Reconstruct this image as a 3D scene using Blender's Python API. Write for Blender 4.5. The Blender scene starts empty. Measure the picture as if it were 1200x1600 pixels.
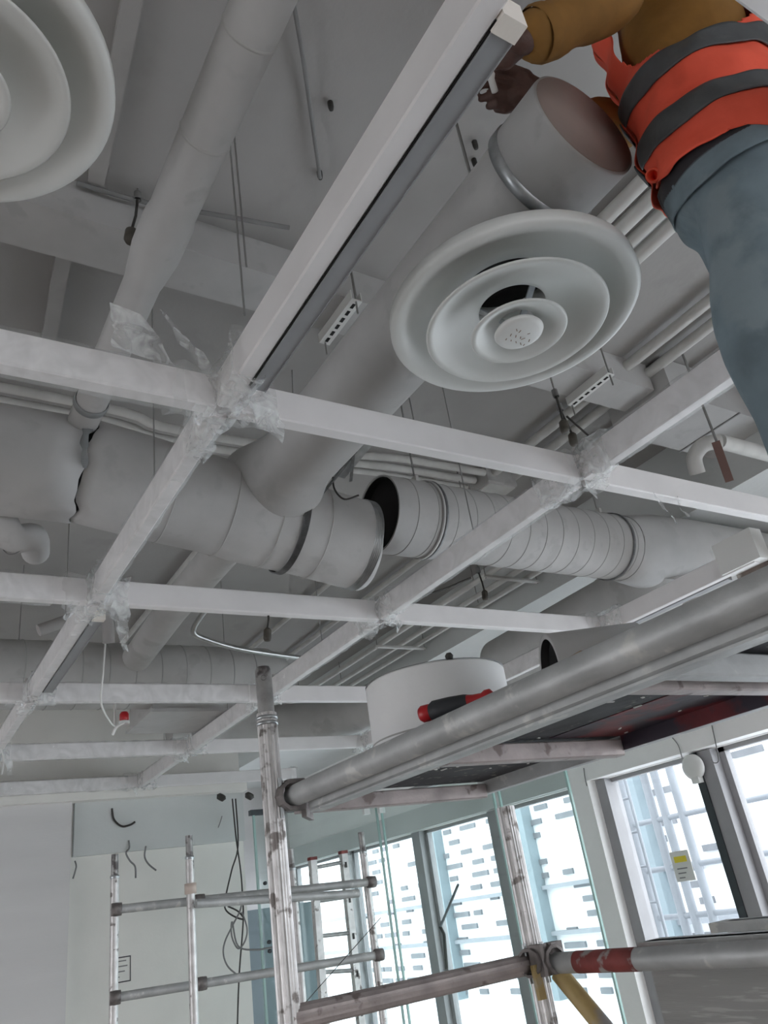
import bpy, math, random
from mathutils import Vector, Matrix, noise
R = random.Random(7)
PI = math.pi
sc = bpy.context.scene
C = sc.collection

# ------------------------------------------------------------------ camera
CZ = 1.6                                   # eye height above the floor; all heights below are given relative to it
YAW, PITCH, ROLL, FPX = 0.61179836, 0.46157897, -0.15922148, 1229.3
FW = Vector((math.sin(YAW) * math.cos(PITCH), math.cos(YAW) * math.cos(PITCH), math.sin(PITCH)))
_r0 = Vector((math.cos(YAW), -math.sin(YAW), 0)); _u0 = _r0.cross(FW)
RT = _r0 * math.cos(ROLL) + _u0 * math.sin(ROLL)
UP = -_r0 * math.sin(ROLL) + _u0 * math.cos(ROLL)
cd = bpy.data.cameras.new('camera'); cam = bpy.data.objects.new('camera', cd); C.objects.link(cam)
cd.sensor_fit = 'VERTICAL'; cd.sensor_height = 36.0; cd.lens = FPX / 1600 * 36.0
cd.clip_start = 0.02; cd.clip_end = 200
m = Matrix((RT, UP, -FW)).transposed().to_4x4(); m.translation = (0, 0, CZ); cam.matrix_world = m
sc.camera = cam

# ------------------------------------------------------------------ sky, exposure
w = bpy.data.worlds.new('overcast'); sc.world = w; w.use_nodes = True
bg = w.node_tree.nodes['Background']; bg.inputs['Color'].default_value = (0.97, 0.97, 1.0, 1); bg.inputs['Strength'].default_value = 1.0
sc.view_settings.view_transform = 'Standard'; sc.view_settings.look = 'None'
sc.view_settings.gamma = 1.0; sc.view_settings.use_curve_mapping = False
sc.view_settings.exposure = 2.35
sc.cycles.max_bounces = 12; sc.cycles.diffuse_bounces = 7; sc.cycles.transparent_max_bounces = 24
sc.cycles.sample_clamp_indirect = 8.0; sc.cycles.use_denoising = True
def portal(loc, rot, sx, sy):              # guides the sampling of the sky through a window opening; gives no light of its own
    l = bpy.data.lights.new('window_portal', 'AREA'); l.shape = 'RECTANGLE'; l.size = sx; l.size_y = sy
    l.cycles.is_portal = True
    o = bpy.data.objects.new('window_portal', l); C.objects.link(o); o.location = loc; o.rotation_euler = rot
portal((5.12, 3.5, CZ - 0.45), (0, PI / 2, 0), 2.3, 15.0)
portal((-4.14, 3.9, CZ - 0.35), (0, -PI / 2, 0), 1.7, 3.8)
portal((0.6, -4.12, CZ - 0.45), (PI / 2, 0, 0), 4.4, 1.5)

# ------------------------------------------------------------------ rays of the photograph to places in the room
def ray(px, py): return FW + RT * ((px - 600) / FPX) + UP * ((800 - py) / FPX)
def az(px, py, z): d = ray(px, py); return d * (z / d.z)
def ay(px, py, y): d = ray(px, py); return d * (y / d.y)
def ax(px, py, x): d = ray(px, py); return d * (x / d.x)
def ad(px, py, dep): return ray(px, py) * dep

# ------------------------------------------------------------------ materials
def mat(name, col, rough=0.6, metal=0.0, var=0.12, vscale=6.0, bump=0.15, bscale=40.0, spots=None, spot_amt=0.0, spot_scale=12.0, stretch=None, spec=0.5):
    M = bpy.data.materials.new(name); M.use_nodes = True
    nt = M.node_tree; N = nt.nodes; L = nt.links
    b = N['Principled BSDF']; b.inputs['Roughness'].default_value = rough; b.inputs['Metallic'].default_value = metal
    b.inputs['Specular IOR Level'].default_value = spec
    tc = N.new('ShaderNodeTexCoord'); src = tc.outputs['Object']
    if stretch:
        mp = N.new('ShaderNodeMapping'); mp.inputs['Scale'].default_value = stretch; L.new(src, mp.inputs['Vector']); src = mp.outputs['Vector']
    n1 = N.new('ShaderNodeTexNoise'); n1.inputs['Scale'].default_value = vscale; n1.inputs['Detail'].default_value = 5; L.new(src, n1.inputs['Vector'])
    rp = N.new('ShaderNodeValToRGB')
    rp.color_ramp.elements[0].position = 0.3; rp.color_ramp.elements[1].position = 0.7
    d = tuple(max(0, c * (1 - var)) for c in col); e = tuple(min(1, c * (1 + var)) for c in col)
    rp.color_ramp.elements[0].color = (*d, 1); rp.color_ramp.elements[1].color = (*e, 1)
    L.new(n1.outputs['Fac'], rp.inputs['Fac']); out = rp.outputs['Color']
    if spots:
        n2 = N.new('ShaderNodeTexNoise'); n2.inputs['Scale'].default_value = spot_scale; n2.inputs['Detail'].default_value = 6; L.new(src, n2.inputs['Vector'])
        r2 = N.new('ShaderNodeValToRGB'); r2.color_ramp.elements[0].position = 0.62 - spot_amt * 0.3; r2.color_ramp.elements[1].position = 0.68 - spot_amt * 0.25
        L.new(n2.outputs['Fac'], r2.inputs['Fac'])
        mx = N.new('ShaderNodeMix'); mx.data_type = 'RGBA'; L.new(r2.outputs['Color'], mx.inputs[0]); L.new(out, mx.inputs[6]); mx.inputs[7].default_value = (*spots, 1)
        out = mx.outputs[2]
    L.new(out, b.inputs['Base Color'])
    if bump:
        n3 = N.new('ShaderNodeTexNoise'); n3.inputs['Scale'].default_value = bscale; n3.inputs['Detail'].default_value = 4; L.new(src, n3.inputs['Vector'])
        bp = N.new('ShaderNodeBump'); bp.inputs['Strength'].default_value = bump; bp.inputs['Distance'].default_value = 0.01
        L.new(n3.outputs['Fac'], bp.inputs['Height']); L.new(bp.outputs['Normal'], b.inputs['Normal'])
    return M
def film(name, col, lo, hi, rough=0.25, scale=9.0):
    M = bpy.data.materials.new(name); M.use_nodes = True; nt = M.node_tree; N = nt.nodes; L = nt.links
    b = N['Principled BSDF']; b.inputs['Base Color'].default_value = (*col, 1); b.inputs['Roughness'].default_value = rough
    tc = N.new('ShaderNodeTexCoord'); n = N.new('ShaderNodeTexNoise'); n.inputs['Scale'].default_value = scale; n.inputs['Detail'].default_value = 6; n.inputs['Distortion'].default_value = 1.5
    L.new(tc.outputs['Object'], n.inputs['Vector'])
    mr = N.new('ShaderNodeMapRange'); mr.inputs[1].default_value = 0.35; mr.inputs[2].default_value = 0.7; mr.inputs[3].default_value = lo; mr.inputs[4].default_value = hi
    L.new(n.outputs['Fac'], mr.inputs[0]); L.new(mr.outputs[0], b.inputs['Alpha'])
    n3 = N.new('ShaderNodeTexNoise'); n3.inputs['Scale'].default_value = 14; n3.inputs['Distortion'].default_value = 1; L.new(tc.outputs['Object'], n3.inputs['Vector'])
    bp = N.new('ShaderNodeBump'); bp.inputs['Strength'].default_value = 0.25; bp.inputs['Distance'].default_value = 0.01
    L.new(n3.outputs['Fac'], bp.inputs['Height']); L.new(bp.outputs['Normal'], b.inputs['Normal'])
    return M
def glass(name, tint, refl=0.08):
    M = bpy.data.materials.new(name); M.use_nodes = True; nt = M.node_tree; N = nt.nodes; L = nt.links
    for n in list(N):
        if n.type != 'OUTPUT_MATERIAL': N.remove(n)
    out = [n for n in N if n.type == 'OUTPUT_MATERIAL'][0]
    t = N.new('ShaderNodeBsdfTransparent'); t.inputs['Color'].default_value = (*tint, 1)
    g = N.new('ShaderNodeBsdfGlossy'); g.inputs['Roughness'].default_value = 0.02
    lw = N.new('ShaderNodeLayerWeight'); lw.inputs['Blend'].default_value = 0.5; pw = N.new('ShaderNodeMath'); pw.operation = 'POWER'; pw.inputs[1].default_value = 4.0; L.new(lw.outputs['Facing'], pw.inputs[0])
    f = N.new('ShaderNodeMath'); f.operation = 'MULTIPLY_ADD'; f.inputs[1].default_value = 0.45; f.inputs[2].default_value = 0.03; L.new(pw.outputs[0], f.inputs[0])
    mx = N.new('ShaderNodeMixShader'); L.new(f.outputs[0], mx.inputs[0]); L.new(t.outputs[0], mx.inputs[1]); L.new(g.outputs[0], mx.inputs[2])
    L.new(mx.outputs[0], out.inputs['Surface']); return M
M = dict(
    ceiling=mat('ceiling_paint', (0.36, 0.35, 0.34), 0.9, var=0.05, vscale=2.5, bump=0.1, spots=(0.34, 0.33, 0.32), spot_amt=0.1, spot_scale=3),
    wall=mat('wall_plaster', (0.80, 0.785, 0.75), 0.85, var=0.05, vscale=1.6, bump=0.1),
    wallgrey=mat('wall_board', (0.68, 0.665, 0.665), 0.85, var=0.07, vscale=1.2, stretch=(0.4, 0.4, 2.4), bump=0.08),
    wallup=mat('bulkhead_paint', (0.61, 0.625, 0.62), 0.8, var=0.04, vscale=2),
    floor=mat('concrete_floor', (0.36, 0.325, 0.295), 0.85, var=0.15, vscale=2.5),
    duct=mat('duct_wrap', (0.455, 0.45, 0.445), 0.65, var=0.06, vscale=7, bump=0.25, bscale=9, spots=(0.42, 0.415, 0.41), spot_amt=0.1, spot_scale=9),
    ductb=mat('duct_wrap_dusty', (0.45, 0.445, 0.435), 0.7, var=0.08, vscale=5, bump=0.25, bscale=8, spots=(0.40, 0.39, 0.38), spot_amt=0.15, spot_scale=6),
    seamgrey=mat('dark_seam_grey', (0.36, 0.36, 0.35), 0.7, var=0.1),  # darker grey for the thin seam rings on the ducts
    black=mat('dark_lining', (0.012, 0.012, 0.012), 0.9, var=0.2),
    greytape=mat('grey_duct_tape', (0.22, 0.23, 0.235), 0.6, var=0.15, vscale=15),
    zinc=mat('galvanised_steel', (0.42, 0.44, 0.45), 0.35, 0.9, var=0.2, vscale=25, bump=0.05),
    zincdark=mat('dull_galvanised_strap', (0.20, 0.205, 0.21), 0.5, 0.6, var=0.25, vscale=30),
    white=mat('white_powder_coat', (0.72, 0.72, 0.70), 0.45, var=0.03, vscale=4, bump=0.03),
    diff=mat('diffuser_enamel', (0.70, 0.71, 0.69), 0.4, var=0.04, vscale=5, bump=0.02),
    tube=mat('white_grid_tube', (0.76, 0.74, 0.74), 0.45, var=0.05, vscale=5, bump=0.06, bscale=20),
    film=film('plastic_film', (0.80, 0.82, 0.82), 0.10, 0.26),
    filmd=film('crumpled_plastic', (0.82, 0.84, 0.84), 0.10, 0.62, 0.2, 16),
    lampgrey=mat('anodised_channel', (0.30, 0.305, 0.315), 0.55, 0.1, var=0.06, vscale=10, bump=0.02),
    lampcap=mat('cream_end_cap', (0.75, 0.70, 0.64), 0.5, var=0.03),
    pipe=mat('painted_conduit', (0.56, 0.555, 0.535), 0.6, var=0.08, vscale=12, bump=0.05),
    steelpipe=mat('bare_conduit', (0.5, 0.51, 0.5), 0.3, 0.9, var=0.15, vscale=15, bump=0.03),
    cable=mat('black_cable', (0.035, 0.033, 0.03), 0.6, var=0.2),
    cablegrey=mat('grey_cable', (0.22, 0.22, 0.22), 0.7, var=0.1),
    wire=mat('hanger_wire', (0.27, 0.27, 0.26), 0.6, 0.3, var=0.1),
    plug=mat('brown_black_plug', (0.06, 0.052, 0.042), 0.6, var=0.3, vscale=30),
    alu=mat('scaffold_aluminium', (0.60, 0.585, 0.58), 0.42, 0.55, var=0.14, vscale=18, bump=0.2, bscale=60, spots=(0.20, 0.18, 0.17), spot_amt=0.06, spot_scale=22),
    alud=mat('weathered_aluminium', (0.46, 0.47, 0.47), 0.5, 0.3, var=0.18, vscale=9, bump=0.25, bscale=35, spots=(0.62, 0.62, 0.60), spot_amt=0.06, spot_scale=18),
    alup=mat('pinkish_aluminium', (0.42, 0.37, 0.36), 0.5, 0.4, var=0.2, vscale=12, bump=0.25, bscale=40, spots=(0.22, 0.18, 0.17), spot_amt=0.1, spot_scale=20),
    spig=mat('worn_steel_spigot', (0.34, 0.335, 0.33), 0.4, 0.6, var=0.3, vscale=20, spots=(0.12, 0.11, 0.11), spot_amt=0.3, spot_scale=16),
    coupler=mat('cast_coupler', (0.22, 0.20, 0.195), 0.55, 0.6, var=0.3, vscale=25, bump=0.4, bscale=50),
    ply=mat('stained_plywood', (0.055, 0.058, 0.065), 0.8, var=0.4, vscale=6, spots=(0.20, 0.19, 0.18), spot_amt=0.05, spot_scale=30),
    plyred=mat('red_painted_plywood', (0.14, 0.012, 0.018), 0.6, var=0.4, vscale=9, spots=(0.03, 0.02, 0.035), spot_amt=0.5, spot_scale=7),
    redpaint=mat('red_band_paint', (0.22, 0.045, 0.04), 0.6, var=0.3, vscale=14, spots=(0.36, 0.33, 0.32), spot_amt=0.12, spot_scale=18),
    yellowpaint=mat('yellow_worn_tube', (0.45, 0.33, 0.14), 0.55, var=0.2, vscale=8, spots=(0.34, 0.33, 0.32), spot_amt=0.45, spot_scale=6),
    plank=mat('grey_board', (0.30, 0.30, 0.29), 0.75, var=0.12, vscale=3, stretch=(3, 0.6, 8), bump=0.2, spots=(0.42, 0.42, 0.41), spot_amt=0.1),
    glassg=glass('green_glass', (0.91, 0.955, 0.945)),
    glassw=glass('window_glass', (0.95, 0.98, 0.99)),
    glassedge=mat('glass_edge', (0.40, 0.58, 0.55), 0.2, var=0.05, bump=0),
    colwhite=mat('column_white', (0.90, 0.89, 0.88), 0.6, var=0.02, bump=0.03),
    mullion=mat('mullion_grey', (0.33, 0.325, 0.335), 0.55, 0.2, var=0.06, bump=0.03),
    mulliond=mat('mullion_dark', (0.045, 0.055, 0.062), 0.5, 0.2, var=0.1, bump=0.03),
    ext=mat('exterior_render', (0.80, 0.82, 0.84), 0.9, var=0.05, vscale=0.6, bump=0),
    extgrey=mat('exterior_grey', (0.17, 0.18, 0.195), 0.9, var=0.2, vscale=3, bump=0),
    extblue=mat('exterior_blue_grey', (0.20, 0.25, 0.275), 0.8, var=0.1, vscale=2, bump=0),
    extpale=mat('exterior_pale_metal', (0.24, 0.26, 0.285), 0.7, var=0.1, vscale=2, bump=0),
    sticker=mat('paper_notice', (0.75, 0.75, 0.72), 0.7, var=0.02, bump=0), yellow=mat('yellow_print', (0.80, 0.66, 0.05), 0.6, var=0.05, bump=0),
    ink=mat('dark_print', (0.06, 0.06, 0.07), 0.7, var=0.1, bump=0), inkbrown=mat('brown_ink', (0.16, 0.09, 0.05), 0.7, var=0.1, bump=0),
    red=mat('red_plastic', (0.42, 0.015, 0.02), 0.35, var=0.12, bump=0.05), blackgrip=mat('black_rubber_grip', (0.018, 0.02, 0.024), 0.6, var=0.3, bump=0.3),
    card=mat('brown_cardboard', (0.33, 0.24, 0.16), 0.85, var=0.15), tape=mat('beige_masking_tape', (0.62, 0.52, 0.46), 0.7, var=0.06),
    skin=mat('dark_brown_skin', (0.085, 0.040, 0.030), 0.6, var=0.15, vscale=40, bump=0.15, bscale=120),
    hair=mat('black_hair', (0.012, 0.011, 0.01), 0.7, var=0.2),
    shirt=mat('mustard_shirt', (0.24, 0.115, 0.022), 0.85, var=0.18, vscale=10, bump=0.5, bscale=14),
    vest=mat('orange_red_vest', (0.93, 0.12, 0.065), 0.75, var=0.10, vscale=8, bump=0.35, bscale=22),
    strip=mat('grey_reflective_tape', (0.085, 0.09, 0.095), 0.45, 0.1, var=0.12, vscale=30, bump=0.15),
    jeans=mat('faded_blue_jeans', (0.165, 0.215, 0.245), 0.85, var=0.22, vscale=9, bump=0.5, bscale=18, spots=(0.22, 0.27, 0.295), spot_amt=0.3, spot_scale=5),
    belt=mat('dark_belt', (0.02, 0.018, 0.022), 0.6, var=0.2), boot=mat('dusty_boot', (0.10, 0.075, 0.055), 0.8, var=0.2),
)

# ------------------------------------------------------------------ mesh builder
ORG = {}                                    # object name -> world origin (all parents are only moved, never turned)
class MB:
    def __init__(s): s.v = []; s.f = []; s.smooth = []
    def add(s, vs, fs, sm=False):
        o = len(s.v); s.v += [Vector(v) for v in vs]; s.f += [tuple(i + o for i in f) for f in fs]; s.smooth += [sm] * len(fs); return s
    def box(s, a, b):
        x0, y0, z0 = a; x1, y1, z1 = b
        return s.add([(x0, y0, z0), (x1, y0, z0), (x1, y1, z0), (x0, y1, z0), (x0, y0, z1), (x1, y0, z1), (x1, y1, z1), (x0, y1, z1)],
                     [(0, 3, 2, 1), (4, 5, 6, 7), (0, 1, 5, 4), (1, 2, 6, 5), (2, 3, 7, 6), (3, 0, 4, 7)])
    def bar(s, a, b, wd, ht, up=(0, 0, 1), bev=0.0):
        a = Vector(a); b = Vector(b); d = (b - a).normalized(); u = Vector(up); sd = d.cross(u).normalized(); u = sd.cross(d)
        if bev <= 0: pr = [(-wd / 2, -ht / 2), (wd / 2, -ht / 2), (wd / 2, ht / 2), (-wd / 2, ht / 2)]
        else:
            W, H, c = wd / 2, ht / 2, bev
            pr = [(-W + c, -H), (W - c, -H), (W, -H + c), (W, H - c), (W - c, H), (-W + c, H), (-W, H - c), (-W, -H + c)]
        n = len(pr); vs = [a + sd * x + u * y for x, y in pr] + [b + sd * x + u * y for x, y in pr]
        fs = [(i, (i + 1) % n, n + (i + 1) % n, n + i) for i in range(n)] + [tuple(range(n - 1, -1, -1)), tuple(range(n, 2 * n))]
        return s.add(vs, fs)
    def tube(s, pts, rad, n=16, caps=True, flute=0.0, sm=True):
        pts = [Vector(p) for p in pts]; k = len(pts); rs = rad if isinstance(rad, (list, tuple)) else [rad] * k
        t0 = (pts[1] - pts[0]).normalized(); u = Vector((0, 0, 1)) if abs(t0.z) < 0.9 else Vector((1, 0, 0)); u = (u - t0 * u.dot(t0)).normalized()
        vs = []
        for i in range(k):
            t = (pts[min(i + 1, k - 1)] - pts[max(i - 1, 0)]); t = t.normalized() if t.length > 1e-9 else t0
            u = (u - t * u.dot(t)).normalized(); v = t.cross(u)
            for j in range(n):
                a = 2 * PI * j / n; r = rs[i] * (1 + (flute if j % 2 else -flute))
                vs.append(pts[i] + u * math.cos(a) * r + v * math.sin(a) * r)
        fs = [(i * n + j, i * n + (j + 1) % n, (i + 1) * n + (j + 1) % n, (i + 1) * n + j) for i in range(k - 1) for j in range(n)]
        s.add(vs, fs, sm)
        if caps: s.add(vs[:n], [tuple(range(n - 1, -1, -1))]); s.add(vs[-n:], [tuple(range(n))])
        return s
    def lathe(s, prof, org, axis=(0, 0, 1), n=40, sm=True, a0=0.0, a1=2 * PI):
        ax_ = Vector(axis).normalized(); u = Vector((1, 0, 0)) if abs(ax_.x) < 0.9 else Vector((0, 1, 0)); u = (u - ax_ * u.dot(ax_)).normalized(); v = ax_.cross(u)
        o = Vector(org); full = abs(a1 - a0 - 2 * PI) < 1e-6; cols = n if full else n + 1; vs = []
        for r, h in prof:
            for j in range(cols):
                a = a0 + (a1 - a0) * j / n; vs.append(o + ax_ * h + (u * math.cos(a) + v * math.sin(a)) * r)
        fs = []
        for i in range(len(prof) - 1):
            for j in range(n):
                j2 = (j + 1) % cols; fs.append((i * cols + j, i * cols + j2, (i + 1) * cols + j2, (i + 1) * cols + j))
        return s.add(vs, fs, sm)
    def ell(s, c, r, n=12, mm=8):
        c = Vector(c); vs = [];
        for i in range(mm + 1):
            t = PI * i / mm
            for j in range(n):
                a = 2 * PI * j / n; vs.append(c + Vector((r[0] * math.sin(t) * math.cos(a), r[1] * math.sin(t) * math.sin(a), r[2] * math.cos(t))))
        return s.add(vs, [(i * n + j, (i + 1) * n + j, (i + 1) * n + (j + 1) % n, i * n + (j + 1) % n) for i in range(mm) for j in range(n)], True)
    def build(s, name, material, parent=None, label=None, **kw):
        if parent is None:
            mn = Vector((min(v.x for v in s.v), min(v.y for v in s.v), min(v.z for v in s.v))); mxv = Vector((max(v.x for v in s.v), max(v.y for v in s.v), 0))
            org = Vector(((mn.x + mxv.x) / 2, (mn.y + mxv.y) / 2, mn.z))
        else: org = ORG[parent.name]
        me = bpy.data.meshes.new(name); me.from_pydata([v - org for v in s.v], [], s.f); me.update()
        me.polygons.foreach_set('use_smooth', s.smooth)
        o = bpy.data.objects.new(name, me); C.objects.link(o); me.materials.append(M[material] if isinstance(material, str) else material)
        if parent is None: o.location = org + Vector((0, 0, CZ))
        else: o.parent = parent
        ORG[o.name] = org
        if label: o['label'] = label
        for k, val in kw.items(): o[k] = val
        return o
def thing(name, label, cat, loc, group=None):
    o = bpy.data.objects.new(name, None); C.objects.link(o); o.empty_display_size = 0.05; loc = Vector(loc); o.location = loc + Vector((0, 0, CZ)); ORG[o.name] = loc
    o['label'] = label; o['category'] = cat
    if group: o['group'] = group
    return o
def single(mb, name, material, label, cat, group=None):
    o = mb.build(name, material); o['label'] = label; o['category'] = cat
    if group: o['group'] = group
    return o
def struct(name, mb, material, parent=None, label=None):
    o = mb.build(name, material, parent)
    if parent is None: o['kind'] = 'structure'
    if label: o['label'] = label
    return o
def smooth_pts(pts, n=6):
    pts = [Vector(p) for p in pts]; out = []
    for i in range(len(pts) - 1):
        p0 = pts[max(i - 1, 0)]; p1 = pts[i]; p2 = pts[i + 1]; p3 = pts[min(i + 2, len(pts) - 1)]
        for k in range(n):
            t = k / n; out.append(0.5 * ((2 * p1) + (p2 - p0) * t + (2 * p0 - 5 * p1 + 4 * p2 - p3) * t * t + (3 * p1 - p0 - 3 * p2 + p3) * t ** 3))
    return out + [pts[-1]]
def crumple(mb, amt, sc_=14.0, seed=0):
    for v in mb.v:
        q = v * sc_ + Vector((seed * 7.1, seed * 3.3, 0)); v += Vector((noise.noise(q), noise.noise(q + Vector((31, 0, 0))), noise.noise(q + Vector((0, 57, 0))))) * amt
    return mb

# ================================================================== THE ROOM
FZ, CE = -1.6, 2.15                        # floor and slab heights
XF, YB, YE, XL, YN = 5.0, 7.0, 10.6, -4.0, -4.0
struct('floor', MB().box((XL - .2, YN - .2, FZ - .1), (XF + .2, YE + .2, FZ)), 'floor')
struct('ceiling', MB().box((XL - .2, YN - .2, CE), (XF + .2, YE + .2, CE + .12)), 'ceiling')
struct('wall_left', MB().box((XL - .15, YN, FZ), (XL, YE, -1.2)).box((XL - .15, YN, .5), (XL, YE, CE)).box((XL - .15, YN, -1.2), (XL, 2.0, .5)).box((XL - .15, 5.8, -1.2), (XL, YE, .5)), 'wall')
struct('window_9', MB().box((XL - .12, 2.0, -1.2), (XL - .05, 2.06, .5)).box((XL - .12, 5.74, -1.2), (XL - .05, 5.8, .5)).box((XL - .12, 3.87, -1.2), (XL - .05, 3.93, .5)).box((XL - .12, 2.0, .44), (XL - .05, 5.8, .5)), 'mullion')
struct('ground_left', MB().box((-60, -30, FZ - .5), (XL - .2, 60, FZ - .4)), 'ext')
wb = struct('wall_back', MB().box((XL, YB, FZ), (2.86, YB + .12, CE)), 'wall')
struct('upper_band', MB().box((1.43, YB - .05, 0.70), (2.86, YB, 1.16)), 'wallup', wb, 'pale upper band of the back wall')
struct('wall_board_left', MB().box((XL, YB - .10, FZ), (1.40, YB, 1.14)), 'wallgrey')
struct('trim_1', MB().box((XL, YB - .16, 1.10), (2.86, YB, 1.20)), 'wall')
struct('wall_end', MB().box((2.86, YE, FZ), (XF + .1, YE + .12, CE)), 'wallgrey')
struct('wall_side', MB().box((2.80, YB + .12, FZ), (2.86, YE, CE)), 'wall')
# wall behind the photographer with wide window openings
wr = struct('wall_rear', MB().box((XL, YN - .15, FZ), (XF, YN, -1.2)).box((XL, YN - .15, .30), (XF, YN, CE)).box((XL, YN - .15, -1.2), (-1.6, YN, .30)).box((2.8, YN - .15, -1.2), (XF, YN, .30)), 'wall')
for i in range(1, 2): struct('post', MB().box((-1.7 + i * 2.0, YN - .13, -1.2), (-1.6 + i * 2.0, YN - .03, .30)), 'mullion', wr)
# perimeter bulkhead under the slab, along the window front
struct('ceiling_bulkhead', MB().box((3.73, YN, 1.72), (XF, YE, CE)), 'wallup')
# window front, x = XF
HEAD, SILL = 0.665, -1.45
wf = struct('wall_right', MB().box((XF, YN, HEAD), (XF + .15, YE, 1.75)).box((XF, YN, FZ), (XF + .15, YE, SILL)), 'colwhite')
struct('trim_2', MB().box((XF - .14, 0.2, HEAD + .005), (XF, 4.84, HEAD + .14)), 'colwhite', None, None)
struct('trim_3', MB().box((XF - .05, 5.0, HEAD + .01), (XF, YE, HEAD + .22)), 'wallup')
struct('column_white', MB().box((XF - .12, 4.76, FZ), (XF + .14, 4.96, 1.72)), 'colwhite')
def window(n, y0, y1, marks=()):
    w_ = struct('window_%d' % n, MB().box((XF + .05, y0, SILL), (XF + .11, y0 + .05, HEAD)).box((XF + .05, y1 - .05, SILL), (XF + .11, y1, HEAD)).box((XF + .05, y0, HEAD - .03), (XF + .11, y1, HEAD)).box((XF + .05, y0, SILL), (XF + .11, y1, SILL + .06)), 'mullion')
    struct('pane', MB().box((XF + .075, y0 + .05, SILL + .06), (XF + .083, y1 - .05, HEAD - .03)), 'glassw', w_)
    return w_
window(1, 3.78, 4.76); window(2, 2.0, 3.62); window(3, 0.3, 2.0); window(4, -3.8, 0.3)
window(5, 4.96, 6.05); window(6, 6.22, 7.4); window(7, 7.55, 9.0); window(8, 9.1, YE)
struct('trim_4', MB().box((XF - .04, 3.62, FZ), (XF + .12, 3.73, HEAD)), 'mullion')
struct('trim_5', MB().box((XF - .05, 3.73, FZ), (XF + .12, 3.79, HEAD)), 'mulliond')
struct('trim_6', MB().box((XF - .03, 4.66, FZ), (XF + .12, 4.77, HEAD)), 'mullion')
for k, (y0, y1) in enumerate(((6.05, 6.22), (7.4, 7.55), (9.0, 9.1))): struct('trim_%d' % (7 + k), MB().box((XF - .02, y0, FZ), (XF + .12, y1, HEAD)), 'mullion')

# ------------------------------------------------------------------ outside the windows
struct('ground_outside', MB().box((XF + .2, -30, FZ - .5), (60, 60, FZ - .4)), 'ext')
struct('ground_rear', MB().box((-30, -40, FZ - .5), (XF + .2, YN - .3, FZ - .4)), 'ext')
bl = thing('building', 'white building opposite with rows of small grey openings, seen through the windows', 'building', (10.5, 10, FZ - .4))
MB().box((9.4, 5.5, FZ - .4), (11.5, 24, 7)).build('facade', 'ext', bl)
op = {}
k = 0
for row in range(15):
    z = -1.5 + row * 0.20
    y = 6.0 + R.random() * .5
    while y < 17 and k < 290:
        wd = R.choice((0.22, 0.3, 0.45))
        if R.random() < 0.62:
            if wd not in op:
                o = MB().box((9.36, -wd / 2, -.04), (9.42, wd / 2, .04)); me = bpy.data.meshes.new('opening'); me.from_pydata(o.v, [], o.f); me.materials.append(M['extgrey']); op[wd] = me
            ob = bpy.data.objects.new('opening', op[wd]); C.objects.link(ob); ob.parent = bl; ob.location = Vector((0, y, z)) - ORG[bl.name]; k += 1
        y += wd + R.uniform(0.12, 0.6)
for yy in (8.1, 10.6, 13.2): MB().box((9.2, yy, FZ), (9.4, yy + .35, 3)).build('pilaster', 'extblue', bl)
for i, z in enumerate((-0.75, -0.1)): MB().box((9.3, 5.5, z), (9.42, 24, z + .06)).build('ledge', 'extpale', bl)
es = thing('outdoor_scaffold', 'pale metal scaffold frame standing outside beyond the grey mullion', 'scaffold', (7.2, 5.4, FZ - .4))
for px_ in (990, 1030, 1048, 1075): MB().tube([ax(px_, 1300, 7.2) * 1 + Vector((0, 0, -z)) for z in (2.4, -1.6)], 0.045, 8).build('post', 'extpale', es)
for z in (0.95, 0.42, -0.05, -0.5): MB().tube([(7.2, 3.4, z), (7.2, 6.6, z)], 0.028, 8).build('rail', 'extpale', es)
ol = thing('outdoor_ladder', 'thin grey metal ladder outside beside the white column', 'ladder', (6.2, 5.55, FZ - .4))
for yy in (5.55, 5.78): MB().tube([(6.2, yy, -2), (6.2, yy, 1.6)], 0.016, 8).build('rail', 'extpale', ol)
for i in range(9): MB().tube([(6.2, 5.55, -1.2 + i * .3), (6.2, 5.78, -1.2 + i * .3)], 0.012, 6).build('rung', 'extpale', ol)
single(MB().bar((8.2, 6.2, FZ - .4), (8.2, 6.2, 2.0), 1.1, .5), 'outdoor_hoarding', 'ext', 'tall pale blue-white panel outside, beyond the pale scaffold frame', 'panel')

# ------------------------------------------------------------------ green glass partition
GT = 0.80
def glass_panel(n, a, b):
    g = struct('glass_partition_%d' % n, MB().bar((a[0], a[1], (FZ + GT) / 2), (b[0], b[1], (FZ + GT) / 2), .012, GT - FZ), 'glassg')
    d = (Vector((*b, 0)) - Vector((*a, 0))).normalized() * .012
    for q, s_ in ((a, 1), (b, -1)): struct('glass_edge', MB().box((q[0] - .008 + s_ * d.x, q[1] - .008 + s_ * d.y, FZ), (q[0] + .008 + s_ * d.x, q[1] + .008 + s_ * d.y, GT)), 'glassedge', g)
    return g
g1 = glass_panel(1, (2.62, 6.2), (3.78, 6.2)); g2 = glass_panel(2, (3.80, 6.18), (3.80, 4.62)); g3 = glass_panel(3, (3.80, 4.58), (3.80, 3.86))
struct('top_rail', MB().bar((2.60, 6.2, GT + .02), (3.82, 6.2, GT + .02), .05, .04), 'mulliond', g1)
struct('top_rail', MB().bar((3.80, 6.2, GT + .02), (3.80, 3.84, GT + .02), .05, .04), 'mullion', g2)
for i, z in enumerate((0.30, -.10, -.16)): struct('glass_fitting', MB().lathe([(0, 0), (.014, 0), (.014, .02), (0, .02)], (2.68, 6.185, z), (0, -1, 0), 12), 'mulliond', g1)
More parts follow.
